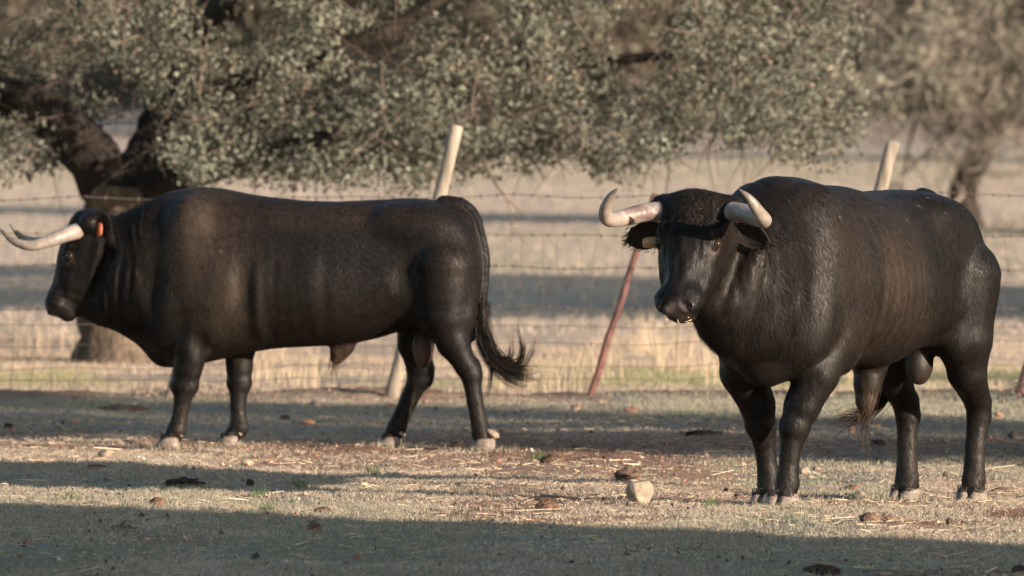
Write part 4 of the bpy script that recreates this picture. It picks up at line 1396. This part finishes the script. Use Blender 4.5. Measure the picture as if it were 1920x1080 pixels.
for py, r, b in ((366, .0030, True), (438, .0028, True), (499, .0034, True), (524, .0024, False), (572, .0030, True),
                 (608, .0026, False), (640, .0023, False), (682, .0023, False), (708, .0023, False)):
    wire(py, r, b, rngf.uniform(.008, .028), rngf.uniform(-.006, .006))
net = MB()
for x in np.arange(-10.5, 11.0, 0.12):
    x0 = x + rngf.uniform(-.03, .03)
    zt = CAMZ - (440 - HOR) / FPX * YF; zb = 0.06
    n = 9
    t = np.linspace(0, 1, n)
    pts = np.stack((x0 + rngf.uniform(-.06, .02) * t + rngf.normal(0, .010, n), np.full(n, -.034), zt + (zb - zt) * t), 1)
    net.tube(pts, 0.0015, 4, False)
tag(net.build('netting', M_wire, fence), kind='stuff')


# ------------------------------------------------------------------ grass, straw and litter
def blades(rng, x, y, z, h, w, lean, tint, name, segs=2):
    n = len(x)
    base = np.stack((x, y, z), 1)
    az = rng.uniform(0, 2 * math.pi, n)
    ld = np.stack((np.cos(az), np.sin(az), np.zeros(n)), 1)
    az2 = rng.uniform(0, math.pi, n)
    sd = np.stack((np.cos(az2), np.sin(az2) * 0.5, np.zeros(n)), 1)
    Vs = []
    for k in range(segs + 1):
        s = k / segs
        c = base + np.array((0, 0, 1.0)) * (h * (s - 0.25 * s * s * np.minimum(lean, 1.5)))[:, None] + ld * (h * lean * s * s)[:, None]
        ww = (w * 0.5 * (1 - 0.9 * s))[:, None]
        Vs += [c - sd * ww, c + sd * ww]
    V = np.stack(Vs, 1).reshape(-1, 3)
    k = 2 * (segs + 1)
    b = (np.arange(n) * k)[:, None]
    Q = np.concatenate([b + np.array((2 * j, 2 * j + 1, 2 * j + 3, 2 * j + 2)) for j in range(segs)])
    return tag(new_mesh(name, V, Q, M_blade, None, True, np.repeat(tint, k, 0)), kind='stuff')


rng = np.random.default_rng(900)


def field_pts(rng, n, y0, y1):
    Y = y0 + (y1 - y0) * rng.random(n)
    h_ = 960 / FPX * Y * 1.12 + 0.15
    X = rng.uniform(-1, 1, n) * h_
    m_ = int(n * 0.45)                                  # thinner cover goes on to both sides
    o_ = rng.random(m_) ** 1.6 * 9.0
    Y2 = y0 + (y1 - y0) * rng.random(m_)
    X2 = rng.choice((-1, 1), m_) * (960 / FPX * Y2 * 1.12 + 0.15 + o_)
    return np.concatenate((X, X2)), np.concatenate((Y, Y2))


# short grey-green grass, patchy
X, Y = field_pts(rng, 330000, 32.5, 56)
g = fbm(X * 0.55 + 11, Y * 0.22 + 4, 61, 4); b2 = fbm(X * 2.6 + 3, Y * 1.8 + 5, 81, 3)
bare = bare_soil(X, Y)
berm = np.exp(-((Y - 56.0) / 0.8) ** 2)
pr = (0.12 + 0.88 * sstep(0.42, 0.60, g)) * sstep(0.33, 0.55, b2) * (1 - 0.95 * bare) * (1 - 0.8 * berm)
k = rng.random(len(X)) < pr * 0.85
X, Y = X[k], Y[k]
n = len(X)
q = rng.random((n, 1))
T = np.array((0.165, 0.178, 0.130)) * q + np.array((0.34, 0.30, 0.22)) * (1 - q)
blades(rng, X, Y, ground_z(X, Y), rng.uniform(.012, .034, n), rng.uniform(.003, .006, n), rng.uniform(.1, 1.0, n), T, 'short_grass')

# tufts that the hooves stand in
bpy.context.view_layer.update()
hx = []
for o in list(bull_l.children) + list(bull_r.children):
    if o.name.startswith('hoof'):
        c = np.mean([np.array(o.matrix_world @ v.co) for v in o.data.vertices], axis=0)
        hx.append(np.stack((c[0] + rng.normal(0, .085, 260), c[1] + rng.normal(-.05, .085, 260)), 1))
hx = np.concatenate(hx); n = len(hx)
q = rng.random((n, 1))
T = np.array((0.19, 0.19, 0.13)) * q + np.array((0.42, 0.34, 0.25)) * (1 - q)
blades(rng, hx[:, 0], hx[:, 1], ground_z(hx[:, 0], hx[:, 1]), rng.uniform(.012, .042, n), rng.uniform(.003, .006, n), rng.uniform(.1, 1.3, n), T, 'hoof_grass')

# dry straw and dead grass lying flat or half upright
X, Y = field_pts(rng, 460000, 32.5, 56)
b2 = fbm(X * 1.7 + 31, Y * 0.8 + 14, 71, 4)
bare = bare_soil(X, Y)
k = rng.random(len(X)) < sstep(0.30, 0.6, b2) * (1 - 0.95 * bare) * np.where(Y > 49, 0.25, 1.0)
X, Y = X[k], Y[k]; n = len(X)
q = rng.random((n, 1))
T = np.array((0.56, 0.47, 0.36)) * q + np.array((0.32, 0.235, 0.175)) * (1 - q)
blades(rng, X, Y, ground_z(X, Y), rng.uniform(.010, .030, n), rng.uniform(.003, .0055, n), rng.uniform(.8, 2.6, n), T, 'dry_grass')


def straw(rng, X, Y, ln, r, tint, name, rise=0.25):
    n = len(X)
    c = np.stack((X, Y, ground_z(X, Y) + 0.006), 1)
    az = rng.uniform(0, math.pi, n)
    d = np.stack((np.cos(az), np.sin(az), rng.normal(0, rise, n)), 1)
    b = np.stack((-np.sin(az), np.cos(az), np.zeros(n)), 1); u = np.cross(d, b); u /= np.linalg.norm(u, axis=1)[:, None]
    rings = []
    bendv = rng.normal(0, .12, (n, 1)) * b
    for s in (-.5, 0, .5):
        q = c + d * (ln * s)[:, None] + np.abs(d[:, 2:3]) * (ln * .5)[:, None] * np.array((0, 0, 1.0)) + bendv * (ln * (s * s))[:, None]
        for th in (0.5, 2.6, 4.7):
            rings.append(q + (b * math.cos(th) + u * math.sin(th)) * r[:, None])
    V = np.stack(rings, 1).reshape(-1, 3)
    bs = (np.arange(n) * 9)[:, None]
    Q = np.concatenate([bs + np.array((3 * k + j, 3 * k + (j + 1) % 3, 3 * k + 3 + (j + 1) % 3, 3 * k + 3 + j)) for k in range(2) for j in range(3)])
    return tag(new_mesh(name, V, Q, M_straw, None, True, np.repeat(tint, 9, 0)), kind='stuff')


X, Y = field_pts(rng, 7000, 32.6, 52)
k = rng.random(len(X)) < 0.25 + 0.75 * sstep(.42, .6, fbm(X * 1.2, Y * .8, 47, 3)); X, Y = X[k], Y[k]; n = len(X)
straw(rng, X, Y, rng.uniform(.02, .08, n), rng.uniform(.0010, .0024, n), np.array((0.62, 0.50, 0.34)) * rng.uniform(.6, 1.2, (n, 1)), 'straw', 0.12)
X, Y = field_pts(rng, 110, 33, 48); n = len(X)
straw(rng, X, Y, rng.uniform(.06, .20, n), rng.uniform(.0018, .0036, n), np.array((0.70, 0.58, 0.42)) * rng.uniform(.7, 1.15, (n, 1)), 'straw_stalks', 0.1)

# tall dead grass beyond the fence
X, Y = field_pts(rng, 150000, 56.0, 72)
cl = fbm(X * 0.9 + 3, Y * 0.6 + 1, 33, 3)
k = rng.random(len(X)) < sstep(.35, .6, cl) * (1 - 0.5 * sstep(60, 70, Y)); X, Y = X[k], Y[k]; n = len(X)
q = rng.random((n, 1))
T = np.array((0.50, 0.405, 0.31)) * q + np.array((0.31, 0.245, 0.185)) * (1 - q)
gg = sstep(.45, .6, fbm(X * .7 + 8, Y * .5, 62, 3)) * sstep(57, 59, Y) * (1 - sstep(62, 64, Y))
T = T * (1 - .6 * gg)[:, None] + np.array((.24, .26, .11)) * (.6 * gg)[:, None]
blades(rng, X, Y, ground_z(X, Y), rng.uniform(.015, .06, n), rng.uniform(.004, .008, n), rng.uniform(.2, 1.8, n), T, 'dead_grass')
X, Y = field_pts(rng, 90000, 72, 190)
n = len(X); q = rng.random((n, 1))
T = np.array((0.47, 0.39, 0.31)) * q + np.array((0.30, 0.25, 0.19)) * (1 - q)
blades(rng, X, Y, ground_z(X, Y), rng.uniform(.03, .09, n), rng.uniform(.01, .02, n), rng.uniform(.3, 1.8, n), T, 'far_grass', 1)
# pale weed stalks near the fence
wx, wy = [], []
for px, py, nn in ((1130, 715, 40), (1215, 660, 60), (1290, 700, 50), (1240, 690, 50), (1050, 735, 40), (980, 735, 40), (1600, 720, 30), (1350, 720, 50), (60, 660, 40), (480, 720, 50), (560, 730, 50)):
    yy = CAMZ * FPX / (py - HOR)
    wx += list((px - 960) / FPX * yy + rng.normal(0, .09, nn)); wy += list(yy + rng.normal(0, .4, nn))
wx, wy = np.array(wx), np.array(wy); n = len(wx)
blades(rng, wx, wy, ground_z(wx, wy), rng.uniform(.12, .42, n), rng.uniform(.004, .010, n), rng.uniform(.1, .5, n), np.array((0.50, 0.39, 0.27)) * rng.uniform(.7, 1.2, (n, 1)), 'dry_weeds', 4)
# small green weeds
wx, wy = [], []
for px, py in ((500, 965), (130, 945), (565, 915), (485, 930), (700, 890), (1010, 860), (1330, 960), (600, 700)):
    yy = CAMZ * FPX / (py - HOR)
    wx += list((px - 960) / FPX * yy + rng.normal(0, .022, 40)); wy += list(yy + rng.normal(0, .05, 40))
wx, wy = np.array(wx), np.array(wy); n = len(wx)
blades(rng, wx, wy, ground_z(wx, wy), rng.uniform(.03, .075, n), rng.uniform(.004, .008, n), rng.uniform(.3, 1.1, n), np.array((0.085, 0.13, 0.055)) * rng.uniform(.7, 1.3, (n, 1)), 'green_weeds', 3)


# ------------------------------------------------------------------ stones and dung, each a thing of its own
def rock(name, px, py, w_px, h_px, tint, mat, label, cat, group, seed, rough=0.25, squash=1.0):
    """foot of the thing at pixel (px, py); w_px wide and h_px high as it shows in the photograph"""
    rg = np.random.default_rng(seed)
    Y = CAMZ * FPX / (py - HOR)
    x = (px - 960) / FPX * Y
    k_ = 1.0 if cat == 'stone' else 0.86
    sx = k_ * w_px / FPX * Y / 2; sz = k_ * k_ * h_px / FPX * Y
    n1, n2 = 22, 14
    V = []
    for i in range(n2 + 1):
        ph = math.pi * i / n2
        for j in range(n1):
            th = 2 * math.pi * j / n1
            V.append((math.sin(ph) * math.cos(th), math.sin(ph) * math.sin(th), math.cos(ph)))
    V = np.array(V)
    if cat == 'stone':
        for k in range(9):      # chipped facets
            nn = rg.normal(0, 1, 3); nn /= np.linalg.norm(nn); dd = rg.uniform(.50, .82)
            ex = np.maximum(V @ nn - dd, 0); V = V - ex[:, None] * nn * 0.9
        f = 1 + rough * 0.4 * (noise3(V, 2.2, seed) - .5)
    else:
        f = 1 + rough * 1.3 * (noise3(V, 2.2, seed) - .5) + rough * 1.2 * (noise3(V, 5.5, seed + 3) - .5) + rough * 1.3 * (noise3(V, 10, seed + 5) - .5)
    V = V * f[:, None]
    V = V * np.array((sx, sx * 0.85, sz * 0.62)) + np.array((0, 0, sz * 0.36))
    F = [(i * n1 + j, (i + 1) * n1 + j, (i + 1) * n1 + (j + 1) % n1, i * n1 + (j + 1) % n1) for i in range(n2) for j in range(n1)]
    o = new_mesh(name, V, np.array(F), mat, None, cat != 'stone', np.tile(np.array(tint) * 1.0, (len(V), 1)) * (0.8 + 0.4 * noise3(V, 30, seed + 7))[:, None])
    o.location = (x, Y, float(ground_z(x, Y)))
    o.rotation_euler = (0, 0, rg.uniform(0, 6.28) if w_px < 70 else 0)
    tag(o, label, cat, group)
    return o


ST = 'stones lying on the pasture'; DG = 'dung heaps on the pasture'; CL = 'earth clods on the pasture'
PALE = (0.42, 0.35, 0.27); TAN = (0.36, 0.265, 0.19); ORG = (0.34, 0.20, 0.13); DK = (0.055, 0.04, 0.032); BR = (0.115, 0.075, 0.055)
rock('stone', 1200, 949, 54, 50, (0.27, 0.22, 0.158), M_stone, 'large pale angular stone standing in the sunlit grass left of the big bull', 'stone', ST, 1)
rock('stone', 1187, 915, 34, 16, (0.42, 0.30, 0.23), M_stone, 'pinkish stone tucked behind the large pale angular stone', 'stone', ST, 2)
rock('stone', 1508, 883, 36, 16, (0.27, 0.205, 0.15), M_stone, 'rounded tan stone just behind the front hooves of the big bull', 'stone', ST, 3)
rock('stone', 1533, 879, 18, 10, (0.27, 0.205, 0.15), M_stone, 'small tan stone beside a rounded one behind the big bull front hooves', 'stone', ST, 4)
rock('stone', 1598, 815, 22, 17, ORG, M_stone, 'orange stone on shaded ground under the belly of the big bull', 'stone', ST, 5)
rock('stone', 576, 798, 30, 16, ORG, M_stone, 'orange stone on the shaded strip below the left bull belly', 'stone', ST, 6)
rock('stone', 465, 873, 32, 14, (0.50, 0.39, 0.27), M_stone, 'flat tan stone in sun right of the left bull forehooves', 'stone', ST, 7)
rock('stone', 198, 864, 34, 16, TAN, M_stone, 'flat tan stone in sunlit grass left of the left bull forehooves', 'stone', ST, 8)
rock('stone', 268, 868, 12, 9, (0.40, 0.36, 0.30), M_stone, 'tiny whitish stone in front of the left bull near forehoof', 'stone', ST, 9)
rock('stone', 943, 811, 18, 12, (0.34, 0.24, 0.175), M_stone, 'pale pink stone just right of the left bull rear hoof', 'stone', ST, 10)
rock('stone', 590, 766, 28, 17, TAN, M_stone, 'dull tan stone on shaded ground near the fence below the left bull sheath', 'stone', ST, 11)
rock('stone', 681, 912, 16, 11, (0.52, 0.36, 0.20), M_stone, 'small yellowish stone alone in grass below the left bull hind hooves', 'stone', ST, 12)
rock('stone', 997, 847, 10, 10, (0.55, 0.46, 0.40), M_stone, 'tiny pale pebble in bare earth right of the left bull rear hoof', 'stone', ST, 13)
rock('stone', 731, 770, 20, 12, ORG, M_stone, 'orange stone by the foot of the wooden post behind the left bull', 'stone', ST, 14)
rock('stone', 140, 792, 22, 9, ORG, M_stone, 'orange stone on the shaded strip under the left bull muzzle', 'stone', ST, 15)
rock('stone', 168, 792, 18, 8, ORG, M_stone, 'orange stone right beside another under the left bull throat', 'stone', ST, 16)
rock('stone', 1612, 918, 30, 14, (0.30, 0.24, 0.185), M_stone, 'pale stone in litter between the fore and hind hooves of the big bull', 'stone', ST, 17)
rock('stone', 1080, 768, 26, 10, ORG, M_stone, 'reddish stone near the foot of the red metal post', 'stone', ST, 18)
rock('stone', 1185, 772, 34, 12, (0.34, 0.18, 0.11), M_stone, 'reddish flat stone on shaded ground right of the red post foot', 'stone', ST, 19)
rock('stone', 1872, 786, 22, 12, ORG, M_stone, 'orange stone on shaded ground behind the big bull rear leg', 'stone', ST, 20)
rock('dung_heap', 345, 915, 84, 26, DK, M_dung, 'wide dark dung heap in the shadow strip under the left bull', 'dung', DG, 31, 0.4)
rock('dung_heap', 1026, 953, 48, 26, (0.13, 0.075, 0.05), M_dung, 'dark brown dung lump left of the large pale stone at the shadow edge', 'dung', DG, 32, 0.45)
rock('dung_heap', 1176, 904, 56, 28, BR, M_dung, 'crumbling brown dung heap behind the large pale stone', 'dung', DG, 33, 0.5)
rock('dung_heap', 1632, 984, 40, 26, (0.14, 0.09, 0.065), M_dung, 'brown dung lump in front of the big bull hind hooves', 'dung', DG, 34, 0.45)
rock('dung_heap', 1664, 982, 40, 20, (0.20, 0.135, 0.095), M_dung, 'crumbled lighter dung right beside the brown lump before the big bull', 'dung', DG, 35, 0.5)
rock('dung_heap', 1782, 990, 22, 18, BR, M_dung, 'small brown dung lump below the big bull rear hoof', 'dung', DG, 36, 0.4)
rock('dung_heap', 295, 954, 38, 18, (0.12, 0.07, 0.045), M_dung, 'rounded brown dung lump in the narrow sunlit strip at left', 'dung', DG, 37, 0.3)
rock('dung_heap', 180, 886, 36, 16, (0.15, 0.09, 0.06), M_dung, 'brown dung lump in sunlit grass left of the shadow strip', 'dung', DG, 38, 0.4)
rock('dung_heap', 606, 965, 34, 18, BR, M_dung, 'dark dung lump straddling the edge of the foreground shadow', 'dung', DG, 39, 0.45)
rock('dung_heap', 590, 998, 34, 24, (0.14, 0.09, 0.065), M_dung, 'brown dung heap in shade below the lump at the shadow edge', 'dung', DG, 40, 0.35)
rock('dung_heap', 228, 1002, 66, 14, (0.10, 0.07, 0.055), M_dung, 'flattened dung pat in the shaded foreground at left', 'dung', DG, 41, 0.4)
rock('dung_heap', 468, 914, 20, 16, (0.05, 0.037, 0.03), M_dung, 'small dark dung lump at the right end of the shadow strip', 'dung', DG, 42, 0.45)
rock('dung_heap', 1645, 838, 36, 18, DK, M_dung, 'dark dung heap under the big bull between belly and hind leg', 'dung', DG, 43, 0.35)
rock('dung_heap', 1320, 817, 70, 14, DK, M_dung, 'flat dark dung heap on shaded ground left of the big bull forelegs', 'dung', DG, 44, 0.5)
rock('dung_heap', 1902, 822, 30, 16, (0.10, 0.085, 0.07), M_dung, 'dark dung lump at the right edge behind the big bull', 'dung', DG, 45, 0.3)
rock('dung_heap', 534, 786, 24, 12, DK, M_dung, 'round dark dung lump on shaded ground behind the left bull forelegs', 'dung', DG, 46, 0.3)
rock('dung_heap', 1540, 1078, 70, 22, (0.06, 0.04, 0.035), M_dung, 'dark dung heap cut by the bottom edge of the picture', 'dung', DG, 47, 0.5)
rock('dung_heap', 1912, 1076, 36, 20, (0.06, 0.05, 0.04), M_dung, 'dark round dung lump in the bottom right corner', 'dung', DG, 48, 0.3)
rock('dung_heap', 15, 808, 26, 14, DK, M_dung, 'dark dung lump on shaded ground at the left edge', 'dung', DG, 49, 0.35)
rock('earth_clod', 858, 836, 32, 15, (0.20, 0.125, 0.088), M_dung, 'reddish earth clod between the left bull hind hooves', 'clod', CL, 60, 0.35)
rock('earth_clod', 1035, 872, 60, 22, (0.12, 0.075, 0.05), M_dung, 'dark scraped earth clod on the bare soil between the bulls', 'clod', CL, 61, 0.45)
rock('earth_clod', 232, 772, 110, 16, (0.13, 0.085, 0.065), M_dung, 'broad mound of dark red earth near the fence under the left bull', 'clod', CL, 62, 0.4)
rock('earth_clod', 480, 1054, 20, 20, (0.045, 0.04, 0.038), M_stone, 'dark upright shard in the shaded foreground at lower left', 'clod', CL, 63, 0.3)
rock('earth_clod', 1600, 908, 30, 14, (0.16, 0.09, 0.06), M_dung, 'brown clod behind the pale stone under the big bull', 'clod', CL, 64, 0.45)
rock('earth_clod', 1885, 905, 56, 10, (0.18, 0.115, 0.085), M_dung, 'low reddish clod right of the big bull rear leg', 'clod', CL, 65, 0.45)
rock('earth_clod', 1385, 925, 22, 12, (0.09, 0.06, 0.045), M_dung, 'small dark clod just left of the big bull front hooves', 'clod', CL, 66, 0.4)
# dead oak leaves and dark litter
X, Y = field_pts(rng, 7000, 32.6, 55)
k = rng.random(len(X)) < sstep(.35, .65, fbm(X * 1.5 + 2, Y * .9 + 8, 57, 3)); X, Y = X[k], Y[k]; n = len(X)
lv, lq, lt = leaf_quads(rng, np.stack((X, Y, ground_z(X, Y) + .008), 1), 0.022, np.array((0.12, 0.088, 0.066)) * rng.uniform(.4, 1.7, (n, 1)), 0, .55, np.tile((0, 0, 1.0), (n, 1)))
tag(new_mesh('leaf_litter', lv, lq, M_straw, None, False, lt), kind='stuff')
# gravel and crumbs too small to count
X, Y = field_pts(rng, 5200, 33, 57); n = len(X)
ico = np.array([(0, 0, 1), (.9, 0, .2), (-.2, .9, .1), (-.7, -.6, .25), (.2, -.8, .2), (0, 0, -.6)])
icf = [(0, 1, 2), (0, 2, 3), (0, 3, 4), (0, 4, 1), (5, 2, 1), (5, 3, 2), (5, 4, 3), (5, 1, 4)]
sz = rng.gamma(1.6, .0030, n) + .002
V = (ico[None] * rng.uniform(.6, 1.3, (n, 6, 1)) * sz[:, None, None]) + np.stack((X, Y, ground_z(X, Y) + sz * .2), 1)[:, None, :]
Fq = (np.arange(n) * 6)[:, None, None] + np.array(icf)[None]
cc = np.array([SOIL * .9, TAN, PALE, SOIL_DK, DK])[rng.choice(5, n, p=(.35, .2, .1, .2, .15))]
tag(new_mesh('crumbs', V.reshape(-1, 3), Fq.reshape(-1, 3), M_stone, None, False, np.repeat(cc, 6, 0)), kind='stuff')
